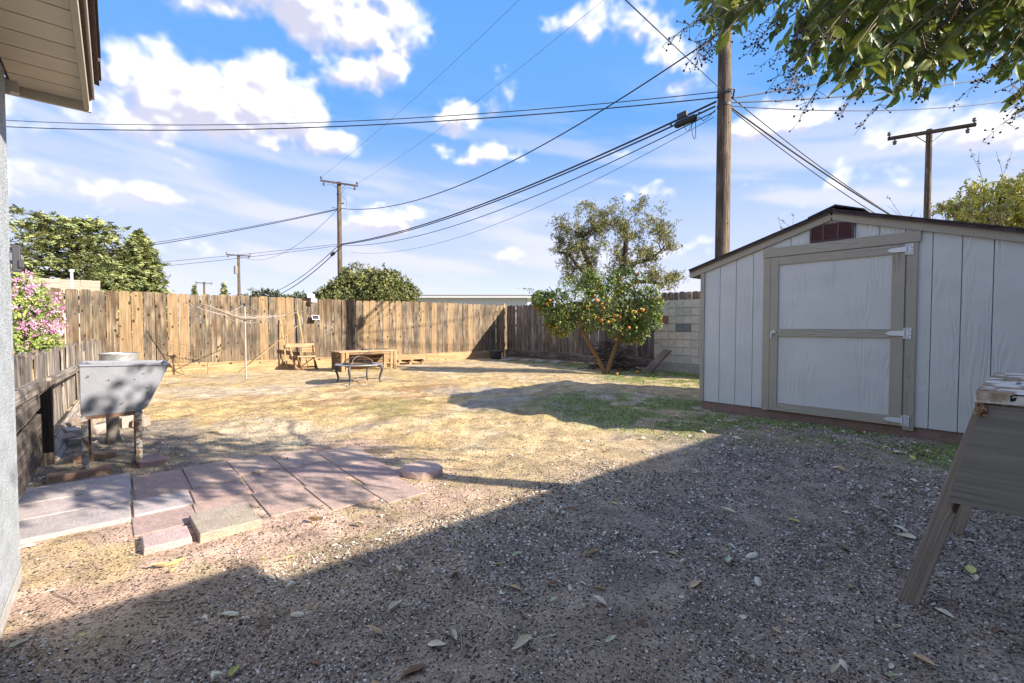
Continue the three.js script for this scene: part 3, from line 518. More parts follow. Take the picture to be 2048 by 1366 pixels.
{
  const c = thing('broken_garden_seat', 'small broken wooden garden seat by the fence with peeling paint', 'seat', [4.18, 0, -14.3], -.25);
  const wp = wood(wRaw, 1, .97, .93), dw = wood(wBrown, .46, .26, .16), pw = wood(wRaw, .95, .75, .65);
  part('back_rest', [rbx(.75, .11, .03, .005, -.04, .72, -.2, 'x')], wp, c); part('back_slat', rbx(.36, .14, .025, .005, .18, .58, -.19, 'x'), pw, c);
  part('seat', [rbx(.5, .025, .34, .005, .12, .40, .04, 'x')], wp, c); part('side_panel', rbx(.03, .42, .34, .005, -.2, .22, -.03), dw, c);
  part('leg', beam([-.14, .4, .16], [-.02, 0, .24], .045, .035), dw, c); part('leg', beam([.3, .4, .16], [.40, 0, .22], .045, .035), dw, c); part('leg', beam([.3, .72, -.2], [.36, 0, -.14], .045, .035), dw, c); part('leg', beam([-.35, .74, -.22], [-.16, 0, -.16], .045, .035), wp, c);
  part('brace', beam([-.05, .1, .2], [.3, .36, .1], .03, .02), dw, c); part('lower_rail', rbx(.44, .04, .03, .004, .18, .1, .16, 'x'), dw, c);
}
{
  const p = thing('wood_pallet', 'small sun-bleached wooden pallet lying by the kickboard', 'pallet', [7.5, .0, -14.15], -.06);
  const w = wood(wRaw, 1, .9, .75), dkw = wood(wBrown, .6, .45, .32);
  for (let i = 0; i < 6; i++) part('deck_board', rbx(1.0, .02, .1, .003, 0, .195, -.32 + i * .125, 'x'), w, p);
  for (let i = 0; i < 3; i++) part('block', rbx(.09, .1, .1, .004, -.44 + i * .44, .07, .28), w, p);
  for (let i = 0; i < 3; i++) part('stringer', rbx(.05, .11, .72, .004, -.44 + i * .44, .13, -.02, 'z'), dkw, p);
  part('bottom_board', rbx(1.0, .02, .1, .003, 0, .022, .28, 'x'), dkw, p);
}
{
  const l = thing('solar_floodlight', 'white solar floodlight with two heads clamped on top of the fence', 'lamp', [4.62, 2.1, -14.82]);
  const w = plain(.72, .70, .65, .5);
  part('bracket', [rbx(.06, .16, .04, .005, 0, -.07, 0), tube([[0, -.12, .03], [0, -.2, .05], [.02, -.36, .06]], .006, .006, 6)], plain(.35, .33, .3, .6), l);
  part('lamp_head', [rbx(.22, .12, .08, .012, -.02, .12, .03)], w, l); part('lamp_head', [rbx(.16, .12, .1, .02, .05, -.02, .07)], w, l);
  part('lens', new THREE.SphereGeometry(.05, 16, 12).scale(1, 1, .6).translate(.06, -.03, .12), plain(.75, .75, .74, .2), l);
  const pn = part('panel_mount', bx(.05, .09, .02, .1, -.52, .0), w, l); pn.userData.label = 'small tilted solar panel on the fence boards';
  const pf = part('panel_frame', rbx(.22, .17, .02, .005).rotateX(-.6).translate(.1, -.54, .07), w, pn); part('solar_cell', bx(.185, .135, .004, 0, 0, .0115).rotateX(-.6).translate(.1, -.54, .07), plain(.05, .04, .06, .25), pn);
}
for (const [a, b, w, lab] of [[[3.80, .74, -14.72], [3.74, 1.50, -14.84], .035, 'pale wooden stake leaning on the fence behind the broken seat'], [[4.33, .72, -14.72], [4.22, 1.78, -14.84], .035, 'taller pale wooden stake leaning on the fence by the floodlight'], [[2.98, .30, -14.7], [4.2, 1.30, -14.83], .018, 'long thin stick leaning at a slant against the fence']]) { const a2 = w > .02 ? [a[0] + (a[0] - b[0]) * .8, .0, a[2] + .15] : [2.6, .0, -14.6]; tag(part('leaning_stake', beam(a2, b, w, w * .7), wood(wRaw, .95, .84, .66)), lab, 'stake'); }
{
  const pot = part('plant_tub', new THREE.LatheGeometry([[0, .02], [.2, .0], [.24, .26], [.27, .27], [.275, .31], [.255, .31], [.25, .28], [.2, .22], [0, .22]].map((p) => new THREE.Vector2(...p)), 32), plain(.05, .055, .065, .7)); pot.position.set(11.55, 0, -14.35); tag(pot, 'dark round plastic plant tub in the shaded fence corner', 'pot');
  tag(part('long_board', beam([12.2, .03, -14.6], [12.33, .03, -9.6], .09, .03, 0), wood(wRaw, 1, .95, .86)), 'long pale board lying along the grey fence', 'board');
  for (const [x, z, w, d] of [[11.35, -13.3, .5, .36], [11.75, -12.7, .42, .4], [11.8, -12.0, .4, .36], [11.9, -11.3, .45, .4]]) { const m = part('stepping_slab', slab(w, .05, d, .006, 3, (z * 9) | 0), gritMat(.5, .47, .43, 2, .005)); m.position.set(x, .03, z); m.rotation.y = .1; tag(m, 'flat concrete slab lying beside the long pale board', 'slab', 'slabs along the grey fence'); }
  const pl = part('leaning_plank', beam([10.9, .0, -7.05], [11.75, .62, -6.9], .26, .035, Math.PI / 2), wood(wGrey, .62, .52, .44)); tag(pl, 'broken grey plank leaning against the foot of the block wall', 'plank');
}
// brush pile
{
  const t = thing('brush_pile', 'heap of cut branches stacked in the corner behind the orange tree', 'brush pile', [11.35, 0, -8.5]);
  const mats = [wood(wGrey, .5, .42, .36), wood(wBrown, .4, .3, .24), wood(wGrey, .66, .6, .54)];
  for (let i = 0; i < 210; i++) {
    const h = Math.pow(rnd(), 1.3) * .85, sp = .62 * (1 - h * .75), x = rr(-sp, sp) * .9, z = rr(-sp, sp) * 1.25, a = rr(0, 3.14), L = rr(.25, .75) * (1 - h * .3), tl = rr(-.35, .35), r = rr(.008, .024);
    const pts = [-1, -.33, .33, 1].map((q) => [x + Math.cos(a) * q * L / 2 + rr(-.03, .03), Math.max(.01, h + .03 + q * tl * L / 2 + rr(-.025, .025)), z + Math.sin(a) * q * L / 2 + rr(-.03, .03)]);
    part('branch', tube(pts, r, r * .6, 5), mats[i % 3], t);
  }
}
// ---------- sawhorse ----------
{
  const s = thing('sawhorse', 'weathered wooden sawhorse with plywood gusset and white-crusted top', 'sawhorse', [0, 0, 0]);
  const ply = wood(wPly, .80, .78, .72, .001), leg = wood(wPly, .95, .86, .76, .002), top = (() => { const m = tex(512, 256, (u, v) => { const n = fbm(u * 8, v * 5, 5, 601, 8, 5), d = sst(.7, .74, fbm(u * 30, v * 16, 3, 607, 30, 16)); return mix3(mix3([.62, .52, .40], [.88, .85, .80], sst(.38, .55, n)), [.1, .09, .08], d); }, true, [1.2, 2.5]); return new THREE.MeshStandardMaterial({ map: m, bumpMap: grit.bump, bumpScale: .006, roughness: .95 }); })();
  part('top_board', slab(1.26, .045, .33, .007, 5, 3).translate(3.3, .965, -.015), top, s);
  const legs = [[2.735, -1], [2.735, 1], [3.9, -1], [3.9, 1]];
  for (const [x, d] of legs) part('leg', beam([x, -.02, -.015 + d * (x > 3 ? .315 : .365)], [x, .945, -.015 + d * .125], .04, .07, d * .0), leg, s);
  for (const x of [2.70, 3.915]) part('gusset', grainUV(new THREE.ExtrudeGeometry(new THREE.Shape([[-.145, .935], [.145, .935], [.24, .505], [-.24, .505]].map((p) => new THREE.Vector2(p[0] + .015, p[1]))), { depth: .016, bevelEnabled: false }).rotateY(Math.PI / 2).translate(x - (x < 3 ? .016 : 0), 0, 0), 'z'), ply, s);
  part('ridge_beam', bx(1.15, .09, .04, 3.3, .895, -.015, 'x'), leg, s);
  const fr = []; for (let i = 0; i < 40; i++) { const z = rr(-.178, -.15), y = rr(.885, .945), x = rr(2.672, 2.69); fr.push(slab(rr(.004, .011), rr(.004, .012), rr(.006, .018), .006, 2, i).rotateX(rnd() * 3).translate(x, y, z)); }
  part('peeling_crust', fr, wood(wRaw, .8, .7, .6), s);
}
console.log('things done');
// ---------- utility poles and wires ----------
const poleWood = wood(wGrey, .46, .38, .30, .02), poleDark = wood(wGrey, .28, .22, .17, .006), ironM = plain(.05, .05, .055, .6, .3), porcelain = plain(.10, .09, .10, .35);
function insulator(parent, x, y, z, up = 1, s = 1) { part('insulator', new THREE.LatheGeometry([[0, 0], [.02, 0], [.02, .05], [.055, .06], [.06, .09], [.03, .1], [.05, .12], [.05, .15], [.02, .17], [0, .17]].map((p) => new THREE.Vector2(p[0] * s, p[1] * s * up)), 12).translate(x, y, z), porcelain, parent); }
function pole(label, x, z, h, r0, r1, arm) {         // arm: [length, heading, height, dark]
  const g = thing('utility_pole', label, 'utility pole', [x, 0, z]);
  const pts = []; for (let i = 0; i <= 12; i++) pts.push([0, -.05 + (h + .05) * i / 12, 0]);
  part('pole', tube(pts, r0, r1, 18), poleWood, g);
  if (arm) {
    const [L, a, y] = arm, dx = Math.cos(a) * L / 2, dz = Math.sin(a) * L / 2;
    const off = [-Math.sin(a) * (r1 + .05), Math.cos(a) * (r1 + .05)];
    part('crossarm', beam([-dx + off[0], y, -dz + off[1]], [dx + off[0], y, dz + off[1]], .1, .12), poleDark, g);
    for (const s of [-.96, .96]) { insulator(g, dx * s + off[0], y + .06, dz * s + off[1], 1, 1.2); insulator(g, dx * s * .86 + off[0], y - .06, dz * s * .86 + off[1], -1, 1.3); part('brace', beam([dx * s * .36 + off[0], y - .05, dz * s * .36 + off[1]], [0, y - .42, 0], .03, .012), ironM, g); }
  }
  return g;
}
const P1 = pole('tall thick wooden utility pole rising directly behind the shed', 11.3, -5.2, 12.9, .175, .135, [2.4, 0, 12.5]);
part('bracket', [tube([[-.17, 6.8, .05], [-.17, 6.9, .2], [.05, 6.95, .22], [.18, 6.8, .12]], .02, .02, 8), new THREE.CylinderGeometry(.165, .165, .06, 16).translate(0, 6.62, 0), new THREE.CylinderGeometry(.165, .165, .05, 16).translate(0, 6.9, 0)], ironM, P1);
part('conduit', tube([[.13, .5, .11], [.125, 6.6, .1]], .022, .022, 8), plain(.1, .09, .08, .7), P1);
part('ground_wire', tube([[-.1, .5, .12], [-.08, 12, .11]], .006, .006, 5), plain(.3, .2, .15, .6), P1);
const P2 = pole('utility pole with crossarm rising behind the rounded green bush', 10.53, -28.28, 10.1, .16, .12, [2.15, .2, 9.98]);
part('step_bracket', [bx(.3, .05, .2, .12, 8.85, .02), bx(.4, .04, .04, -.25, 8.5, 0), new THREE.CylinderGeometry(.14, .14, .08, 12).translate(0, 9.35, 0)], ironM, P2);
part('jumper', [tube([[-.8, 9.75, .15], [-.5, 9.8, .14], [-.2, 9.75, .13], [-.05, 9.5, .12]], .012, .012, 5), tube([[.8, 9.7, .4], [.5, 9.8, .3], [.25, 9.7, .2], [.1, 9.4, .14]], .012, .012, 5), tube([[.15, 9.3, .1], [.42, 9.0, .12], [.4, 8.6, .12], [.1, 8.45, .1]], .01, .01, 5)], ironM, P2);
const P3 = pole('smaller distant utility pole with crossarm beyond the sunlit fence', 9.76, -54, 8.7, .16, .12, [2.15, .2, 8.6]);
part('transformer', new THREE.CylinderGeometry(.18, .18, .8, 12).translate(-.28, 7.1, .1), plain(.2, .2, .2, .6), P3);
pole('tiny far-off utility pole between the small conifers', 10.8, -86.2, 8.4, .16, .13, [2.2, .2, 8.2]);
pole('dark utility pole with tilted crossarm beyond the shed roof', 24.3, -3.12, 9.0, .13, .10, [2.6, 1.25, 8.85]);
pole('wooden utility pole carrying the two long wires past the house', -4.72, -25.3, 9.1, .16, .13, [2.2, .8, 8.9]);
const wireM = plain(.018, .018, .02, .6), wireG = plain(.12, .12, .13, .6);
function wire(label, a, b, sag, r, n = 28, m = wireM) { return tag(part('overhead_wire', tube(sagPts(a, b, sag, n), r, r, 5), m), label, 'wire', 'overhead wires'); }
wire('upper of two long wires running from the tall pole over the house eave', [11.2, 6.95, -5.25], [-4.66, 8.55, -25.2], .55, .011);
wire('lower of two long wires running from the tall pole over the house eave', [11.2, 6.8, -5.2], [-4.66, 8.3, -25.2], .5, .015);
wire('single black cable drooping between upper parts of the two big poles', [11.2, 8.35, -5.3], [10.6, 8.5, -28.2], 1.3, .019);
wire('thick upper cable of the bundle carrying the black splice case', [11.2, 6.75, -5.35], [10.6, 6.35, -28.2], .55, .026);
wire('second cable of the bundle carrying the black splice case', [11.15, 6.62, -5.35], [10.6, 6.3, -28.2], .55, .022);
wire('lower separate cable hanging under the splice case bundle', [11.15, 6.5, -5.35], [10.65, 6.25, -28.2], .85, .014);
wire('lowest thin cable hanging under the splice case bundle', [11.1, 6.35, -5.35], [11.2, 5.9, -28.2], 1.05, .008, 28, wireG);
wire('thick service cable dropping from the tall pole behind the shed roof', [11.42, 6.6, -5.1], [22, 3.2, -1.2], .25, .022);
wire('thin service cable dropping from the tall pole behind the shed roof', [11.42, 6.85, -5.1], [22, 3.5, -1.5], .35, .013);
wire('lower service cable dropping from the tall pole behind the shed roof', [11.42, 6.55, -5.1], [21, 3.0, -1.2], .35, .013);
wire('cable running from the tall pole into the overhanging foliage, uppermost', [11.42, 6.8, -5.1], [24.3, 11.5, 0], .2, .016);
wire('cable running from the tall pole into the overhanging foliage, middle', [11.42, 6.7, -5.1], [24.3, 10.1, 1], .3, .016);
wire('cable running from the tall pole into the overhanging foliage, lowest', [11.42, 6.62, -5.1], [24.3, 9.2, 0], .3, .013);
wire('thin service wire running from the tall pole down over the house roof', [11.2, 6.95, -5.2], [-1.6, 2.98, -1.2], .02, .008);
wire('faint high wire to the outer insulator of the bush-side pole', [10.2, 12.7, -5.1], [9.5, 10.2, -28.4], .4, .006, 28, wireG);
wire('faint high wire to the inner insulator of the bush-side pole', [12.4, 12.7, -5.1], [11.55, 10.15, -28.1], .5, .006, 28, wireG);
for (const [l, a, b, s, r] of [
  ['twisted cable falling from the bush-side pole toward the tall cedar, upper', [10.5, 8.5, -28.3], [-8, 6.2, -52], .55, .016],
  ['thick cable falling from the bush-side pole toward the tall cedar, lower', [10.5, 8.45, -28.3], [-8, 5.6, -50], .5, .022],
  ['twisted thin cable from the bush-side pole to the smaller distant pole', [10.4, 8.4, -28.3], [9.8, 8.55, -54], 1.4, .012],
  ['cable from the bush-side pole running low to the far conifers, upper', [10.5, 6.35, -28.3], [-14, 5.8, -66], .4, .013],
  ['cable from the bush-side pole running low to the far conifers, lower', [10.5, 6.25, -28.3], [-14, 4.8, -60], .5, .013],
  ['upper of two thick cables from the bush-side pole down to the far hedge', [10.5, 6.3, -28.3], [10.4, 4.6, -56], 1.1, .022],
  ['lower of two thick cables from the bush-side pole down to the far hedge', [10.45, 6.0, -28.3], [10.4, 4.1, -56], 1.1, .028]]) wire(l, a, b, s, r);
{ // splice case hanging on the bundle
  const s = thing('cable_splice_case', 'black cable splice case hanging on the wires beside the tall pole', 'splice case', [11.12, 6.5, -6.05]);
  const dir = V(-.02, -.075, -1).normalize(), q = new THREE.Quaternion().setFromUnitVectors(V(0, 1, 0), dir);
  const c = part('case', new THREE.CapsuleGeometry(.085, .44, 6, 16), mBlack, s); c.quaternion.copy(q); c.position.set(0, .0, -.05);
  const b = part('terminal_box', rbx(.1, .26, .14, .012), plain(.04, .05, .07, .6), s); b.quaternion.copy(q); b.position.set(-.03, .17, -.12);
  const k = part('clamp', [rbx(.05, .05, .05, .01, 0, .08, .32), rbx(.05, .07, .05, .01, 0, .06, -.45)], ironM, s);
  part('cable_loop', [tube([[0, -.05, -.1], [.02, -.2, -.05], [0, -.28, .02], [0, -.12, .14], [0, -.02, .3]], .008, .008, 5), tube([[0, -.05, .1], [.03, -.35, .12], [.02, -.52, .18], [-.02, -.5, .24], [0, -.2, .22], [0, .02, .22]], .008, .008, 5), tube([[0, 0, .3], [0, -.14, .42], [0, -.1, .55], [.05, .05, .7]], .009, .009, 5)], mBlack, s);
  const s2 = part('cable_box', new THREE.CapsuleGeometry(.1, .35, 4, 10), mBlack); s2.position.set(10.44, 5.85, -29.2); s2.rotation.x = 1.4; tag(s2, 'small black box on the cables at the bush-side pole', 'splice case');
}
// ---------- vegetation helpers ----------
const leafG = (() => { const g = new THREE.BufferGeometry(); g.setAttribute('position', new THREE.Float32BufferAttribute([0, 0, 0, .22, .06, .45, 0, 0, 1, -.22, .06, .45], 3)); g.setAttribute('uv', new THREE.Float32BufferAttribute([.5, 0, 1, .5, .5, 1, 0, .5], 2)); g.setIndex([0, 1, 2, 0, 2, 3]); g.computeVertexNormals(); return g; })();
const clumpG = (() => { const gs = []; const rc = rngOf(4); for (let i = 0; i < 9; i++) gs.push(leafG.clone().scale(.7, .7, .62).rotateX(rc() * 6.3).rotateY(rc() * 6.3).translate((rc() - .5) * .5, (rc() - .5) * .5, (rc() - .5) * .5)); return mergeGeometries(gs); })();
const sprayG = (() => { const gs = []; const rc = rngOf(14); for (let i = 0; i < 12; i++) gs.push(leafG.clone().scale(.6, .6, .55).rotateX((rc() - .5) * .5 - .1).rotateY(rc() * 6.3).translate((rc() - .5) * .7, (rc() - .5) * .16, (rc() - .5) * .7)); return mergeGeometries(gs); })();
const leafMat = (rough = .75, tr = .25) => new THREE.MeshPhysicalMaterial({ color: 0xffffff, roughness: rough, transmission: tr, thickness: 0, side: THREE.DoubleSide, specularIntensity: .4 });
const mLeaf = leafMat(), mLeafDry = new THREE.MeshStandardMaterial({ roughness: .9, side: THREE.DoubleSide });
const bark = wood(wGrey, .3, .24, .19, .01), barkTan = wood(wRaw, .52, .42, .30, .005);
const jit = (c, s) => { const f = 1 + (rnd() - .5) * s, t = (rnd() - .5) * s * .35; return [clamp(c[0] * f * (1 + t)), clamp(c[1] * f), clamp(c[2] * f * (1 - t))]; };
const rot = () => rnd() * 6.283;
function branchTree(base, o) {                        // gnarled limbs; returns tips
  const tubes = [], tips = [];
  const grow = (p, d, L, r, lev) => {
    const pts = [[p.x, p.y, p.z]], n = 5; let q = p.clone(), dd = d.clone();
    for (let i = 0; i < n; i++) { dd.add(V(rr(-1, 1), rr(-.75, .75) + o.lift, rr(-1, 1)).multiplyScalar(o.twist)).normalize(); q = q.clone().addScaledVector(dd, L / n); pts.push([q.x, q.y, q.z]); if (lev >= o.levels - 2) tips.push([q.clone(), lev]); }
    tubes.push(tube(pts, r, r * .6, lev < 2 ? 8 : lev < 4 ? 5 : 3));
    if (lev < o.levels) { const k = o.kids[Math.min(lev, o.kids.length - 1)]; for (let i = 0; i < k; i++) { const f = i === 0 ? n : 2 + ((rnd() * (n - 1)) | 0), at = pts[Math.min(f, n)]; const nd = dd.clone().add(V(rr(-1, 1), rr(-.35, .8) * o.rise, rr(-1, 1)).multiplyScalar(o.spread)).normalize(); grow(V(...at), nd, L * rr(.62, .86), r * .62, lev + 1); } }
  };
  for (const s of o.stems) grow(base.clone().add(V(...(s[3] ?? [0, 0, 0]))), V(...s[0]).normalize(), s[1], s[2], 0);
  return { tubes, tips };
}
// ---------- orange tree ----------
{
  const t = thing('orange_tree', 'small orange tree with two bare stems and ripe fruit', 'tree', [9.97, 0, -7.7]);
  const st = [tube([[.03, -.03, .0], [-.12, .35, -.1], [-.3, .75, -.26], [-.45, 1.1, -.4], [-.52, 1.45, -.45], [-.6, 1.9, -.3]], .06, .03, 10), tube([[.03, -.03, .02], [.14, .4, .1], [.2, .7, .17], [.32, 1.05, .25], [.36, 1.4, .3], [.4, 1.9, .2]], .065, .03, 10)];
  const limbs = []; for (let i = 0; i < 16; i++) { const s = i % 2 ? [-.5, 1.4, -.44] : [.35, 1.25, .28], a = rot(); limbs.push(tube([s, [s[0] + Math.cos(a) * .4, s[1] + rr(.1, .5), s[2] + Math.sin(a) * .4], [s[0] + Math.cos(a) * .9, s[1] + rr(.2, 1.1), s[2] + Math.sin(a) * .9]], .025, .008, 6)); }
  part('trunk', st, barkTan, t); part('limb', limbs, barkTan, t);
  // crown lobes: position, radius
  const lobes = [[-.55, 1.95, -.45, .75], [-1.0, 1.75, -.85, .52], [-.1, 2.2, -.05, .75], [.5, 2.0, .45, .8], [.75, 1.7, .65, .55], [.3, 1.35, .35, .5], [.6, 1.15, .5, .38], [-.95, 1.4, -.75, .4], [.1, 1.8, .1, .8], [-.3, 1.6, -.3, .5], [.35, 2.45, .3, .45], [-.2, 2.45, -.2, .4], [.85, 2.0, .75, .4], [-1.3, 2.0, -1.1, .28], [.9, 1.4, .7, .4]];
  const list = [], cols = [[.13, .19, .05], [.19, .26, .06], [.27, .33, .09], [.36, .39, .14]];
  for (let i = 0; i < 22000; i++) { const l = lobes[(rnd() * lobes.length) | 0], u = V(rr(-1, 1), rr(-1, 1), rr(-1, 1)); if (u.length() > 1) { i--; continue; } const e = Math.pow(u.length(), -.45) ; u.multiplyScalar(e * l[3]); if (fbm(l[0] * 3 + u.x * 3.3 + 30, u.y * 3.3 + u.z * 3.3 + 30, 2, 77) < .40) continue; list.push([M4(l[0] + u.x, l[1] + u.y, l[2] + u.z, rr(-.4, 1.3), rot(), rr(-.6, .6), rr(.075, .12)), jit(cols[(rnd() * 4) | 0], .35)]); }
  for (const [tx, ty, tz] of [[-1.75, 2.35, -1.5], [-1.6, 2.0, -1.35], [-.3, 2.8, -.2], [.5, 2.8, .5], [1.3, 1.9, 1.1]]) for (let i = 0; i < 40; i++) { const q = rnd(); list.push([M4(lerp(tx * .55, tx, q) + rr(-.06, .06), lerp(1.95, ty, q) + rr(-.06, .06), lerp(tz * .55, tz, q) + rr(-.06, .06), rr(-.4, 1.2), rot(), 0, rr(.08, .11)), jit(cols[1 + (rnd() * 3) | 0], .3)]); }
  inst('crown', leafG, mLeaf, list, t);
  const og = new THREE.SphereGeometry(.042, 12, 9), om = [plain(.58, .20, .02, .6), plain(.60, .28, .03, .6)];
  const oj = gritMat(1, 1, 1, 20, .001);
  for (let i = 0; i < 36; i++) { const l = lobes[(rnd() * lobes.length) | 0]; const u = V(rr(-1, .2), rr(-1, .4), rr(-.2, 1)).normalize().multiplyScalar(l[3] * rr(.82, 1.02)); const o = part('orange', og, om[i % 2], t); o.position.set(l[0] + u.x, l[1] + u.y, l[2] + u.z); o.scale.setScalar(rr(.8, 1.12)); }
  [[11.3, -8.15], [10.95, -7.35], [9.95, -7.3]].forEach(([x, z], i) => { const o = part('fallen_orange', og, om[i % 2]); o.position.set(x, .035 + groundH(x, z), z); tag(o, 'ripe orange lying on the ground under the orange tree', 'orange', 'fallen oranges'); });
}
// open-crowned trees: limbs grow from node to node towards points spread through the crown
function openCrown(t, o) {
  const S = V(.756, 0, .654), D = V(.654, 0, -.756), nodes = [], tubes = [], ends = [];
  for (const s of o.trunk) { tubes.push(tube(s.pts, s.r0, s.r1, 10)); s.pts.forEach((p, i) => { if (i >= (s.from ?? 1)) nodes.push([V(...p), lerp(s.r0, s.r1, i / (s.pts.length - 1))]); }); }
  const A = [];
  for (const l of o.lobes) for (let i = 0; i < l[6]; i++) { let u; do u = V(rr(-1, 1), rr(-1, 1), rr(-1, 1)); while (u.length() > 1); u.multiplyScalar(Math.pow(u.length(), -.4)); A.push(V(0, 0, 0).addScaledVector(S, l[0] + u.x * l[3]).addScaledVector(D, l[2] + u.z * l[5]).setY(l[1] + u.y * l[4])); }
  const c0 = nodes[0][0]; A.sort((a, b) => a.distanceTo(c0) - b.distanceTo(c0));
  for (const a of A) {
    let best, bd = 1e9; for (const n of nodes) { const d = n[0].distanceTo(a) + (n[1] < .03 ? .7 : 0); if (d < bd) { bd = d; best = n; } }
    const L = best[0].distanceTo(a), k = 5, pts = [], w = Math.min(.32, L * .16), r0 = Math.min(best[1] * .72, .025 + L * .045), r1 = Math.max(.012, r0 * .45);
    for (let i = 0; i <= k; i++) { const q = i / k, e = i > 0 && i < k ? w : 0, p = best[0].clone().lerp(a, q).add(V(rr(-e, e), rr(-e, e) + (o.arch ?? .1) * L * Math.sin(q * 3.14), rr(-e, e))); pts.push([p.x, p.y, p.z]); if (i > 1) nodes.push([p, lerp(r0, r1, q)]); if (i > 1) ends.push(p); }
    tubes.push(tube(pts, r0, r1, r0 > .1 ? 8 : 5));
    for (let m = 0; m < 3; m++) { const p = V(...pts[k - (m % 2)]), q = p.clone().add(V(rr(-.6, .6), rr(-.45, .5), rr(-.6, .6))), h = p.clone().lerp(q, .5).add(V(rr(-.1, .1), .08, rr(-.1, .1))); tubes.push(tube([[p.x, p.y, p.z], [h.x, h.y, h.z], [q.x, q.y, q.z]], r1 * .8, .008, 4)); ends.push(h, q); }
  }
  part('trunk', tubes, o.bark, t);
  const list = [];
  for (const p of ends) { if (rnd() > o.keep) continue; for (let i = 0; i < o.per; i++) list.push([M4(p.x + rr(-.34, .34), p.y + rr(-.3, .26), p.z + rr(-.34, .34), rot(), rot(), rot(), rr(...o.size)), jit(o.cols[(rnd() * o.cols.length) | 0], .4)]); }
  inst('crown', clumpG, mLeafDry, list, t); console.log('crown', list.length);
}
{
  const t = thing('oak_tree', 'large open-crowned oak with twisting limbs behind the orange tree', 'tree', [33, 0, -24.7]);
  openCrown(t, { bark, keep: .9, per: 4, size: [.12, .24], cols: [[.20, .20, .085], [.25, .245, .09], [.15, .155, .07], [.34, .32, .10]],
    trunk: [{ pts: [[0, -.1, 0], [.05, 1.5, 0], [0, 3, 0]], r0: .75, r1: .55, from: 2 }, { pts: [[0, 3, 0], [.4, 4.3, .3], [.3, 5.6, .4], [.8, 7, .6], [.7, 8.6, .8], [1.0, 10, .7]], r0: .4, r1: .14 }, { pts: [[0, 3, 0], [-.7, 4.2, -.7], [-.9, 5.4, -1.1], [-1.5, 6.6, -1.3], [-1.9, 8, -1.8], [-1.8, 9.4, -1.9]], r0: .36, r1: .13 }, { pts: [[.4, 4.3, .3], [1.6, 5.3, 1.3], [2.6, 5.2, 2.3], [3.6, 5.0, 2.9]], r0: .24, r1: .09 }, { pts: [[.3, 5.6, .4], [1.4, 6.9, 1.4], [2.5, 7.2, 2.1], [3.4, 8, 2.6]], r0: .24, r1: .09 }, { pts: [[-.9, 5.4, -1.1], [-2.2, 6.5, -2.1], [-3, 7.6, -2.4], [-3.8, 7.8, -3.0]], r0: .22, r1: .08 }],
    lobes: [[-3.0, 10.2, 0, 2.2, 1.8, 2.6, 26], [1.6, 10.5, 0, 2.9, 1.7, 3, 34], [-4.0, 8.2, 0, 1.6, 1.5, 2, 20], [3.9, 8.6, 0, 1.7, 1.9, 2.2, 26], [-1, 8.6, 0, 3, 1.8, 2.8, 30], [4.2, 5.4, 0, 1.7, 1.1, 1.6, 20], [-3.2, 5.6, 0, 1.8, 1.2, 1.8, 18], [1.8, 7.0, 0, 2.4, 1.4, 2.4, 20], [-.8, 10.0, 0, 1.6, 1.5, 2.2, 16], [-2.6, 7.4, 0, 1.8, 1.4, 2.2, 14]] });
}
// yellow-green oak and bare shrubs beyond the shed roof
{
  const t = thing('oak_tree', 'yellow-green oak with bare lower limb beyond the shed roof', 'tree', [29.4, 0, -1.5]);
  openCrown(t, { bark: barkTan, keep: .8, per: 3, size: [.15, .28], cols: [[.44, .43, .08], [.52, .49, .12], [.32, .34, .08]],
    trunk: [{ pts: [[0, -.1, 0], [0, 2.5, 0], [.2, 4.4, -.2]], r0: .6, r1: .4, from: 2 }, { pts: [[.2, 4.4, -.2], [-.5, 5.4, -1.5], [-.7, 5.75, -2.4], [-.6, 5.45, -3.0]], r0: .34, r1: .16 }, { pts: [[.2, 4.4, -.2], [-.5, 5.6, -.6], [-.4, 6.4, -1.2], [-.6, 6.9, -1.8]], r0: .26, r1: .09 }, { pts: [[.2, 4.4, -.2], [.9, 5.8, .8], [1.4, 7, 1.4]], r0: .3, r1: .1 }],
    lobes: [[-.6, 6.6, 0, 1.5, .8, 1.6, 22], [.9, 6.9, 0, 1.5, 1.1, 1.8, 26], [2.6, 7.0, 0, 1.6, 1.3, 2, 26], [.2, 5.8, 0, 1.6, .7, 1.4, 18]] });
  for (const [x, z, h, lab, d] of [[23, -3.9, 5.4, 'bare twiggy shrub beyond the shed ridge', 0], [25.8, -2.0, 6.1, 'taller bare twiggy tree beside the dark tilted pole', 1]]) {
    const s = thing('bare_tree', lab, 'tree', [x, 0, z]);
    const q = branchTree(V(0, 0, 0), { stems: d ? [[[0, 1, .05], 2.6, .06], [[.1, 1, -.1], 2.5, .05]] : [[[0, 1, .3], 2.2, .06], [[0, 1, -.3], 2.2, .06], [[.2, 1, .7], 2.0, .05], [[.2, 1, -.8], 2.1, .05]], levels: 4, kids: [3, 3, 2, 2], twist: .16, lift: .1, rise: 1.2, spread: .5 });
    part('trunk', q.tubes, bark, s);
    inst('crown', clumpG, mLeafDry, q.tips.filter(() => rnd() < .3).map(([p]) => [M4(p.x, p.y, p.z, rot(), rot(), rot(), rr(.06, .14)), jit([.25, .26, .1], .4)]), s);
  }
}
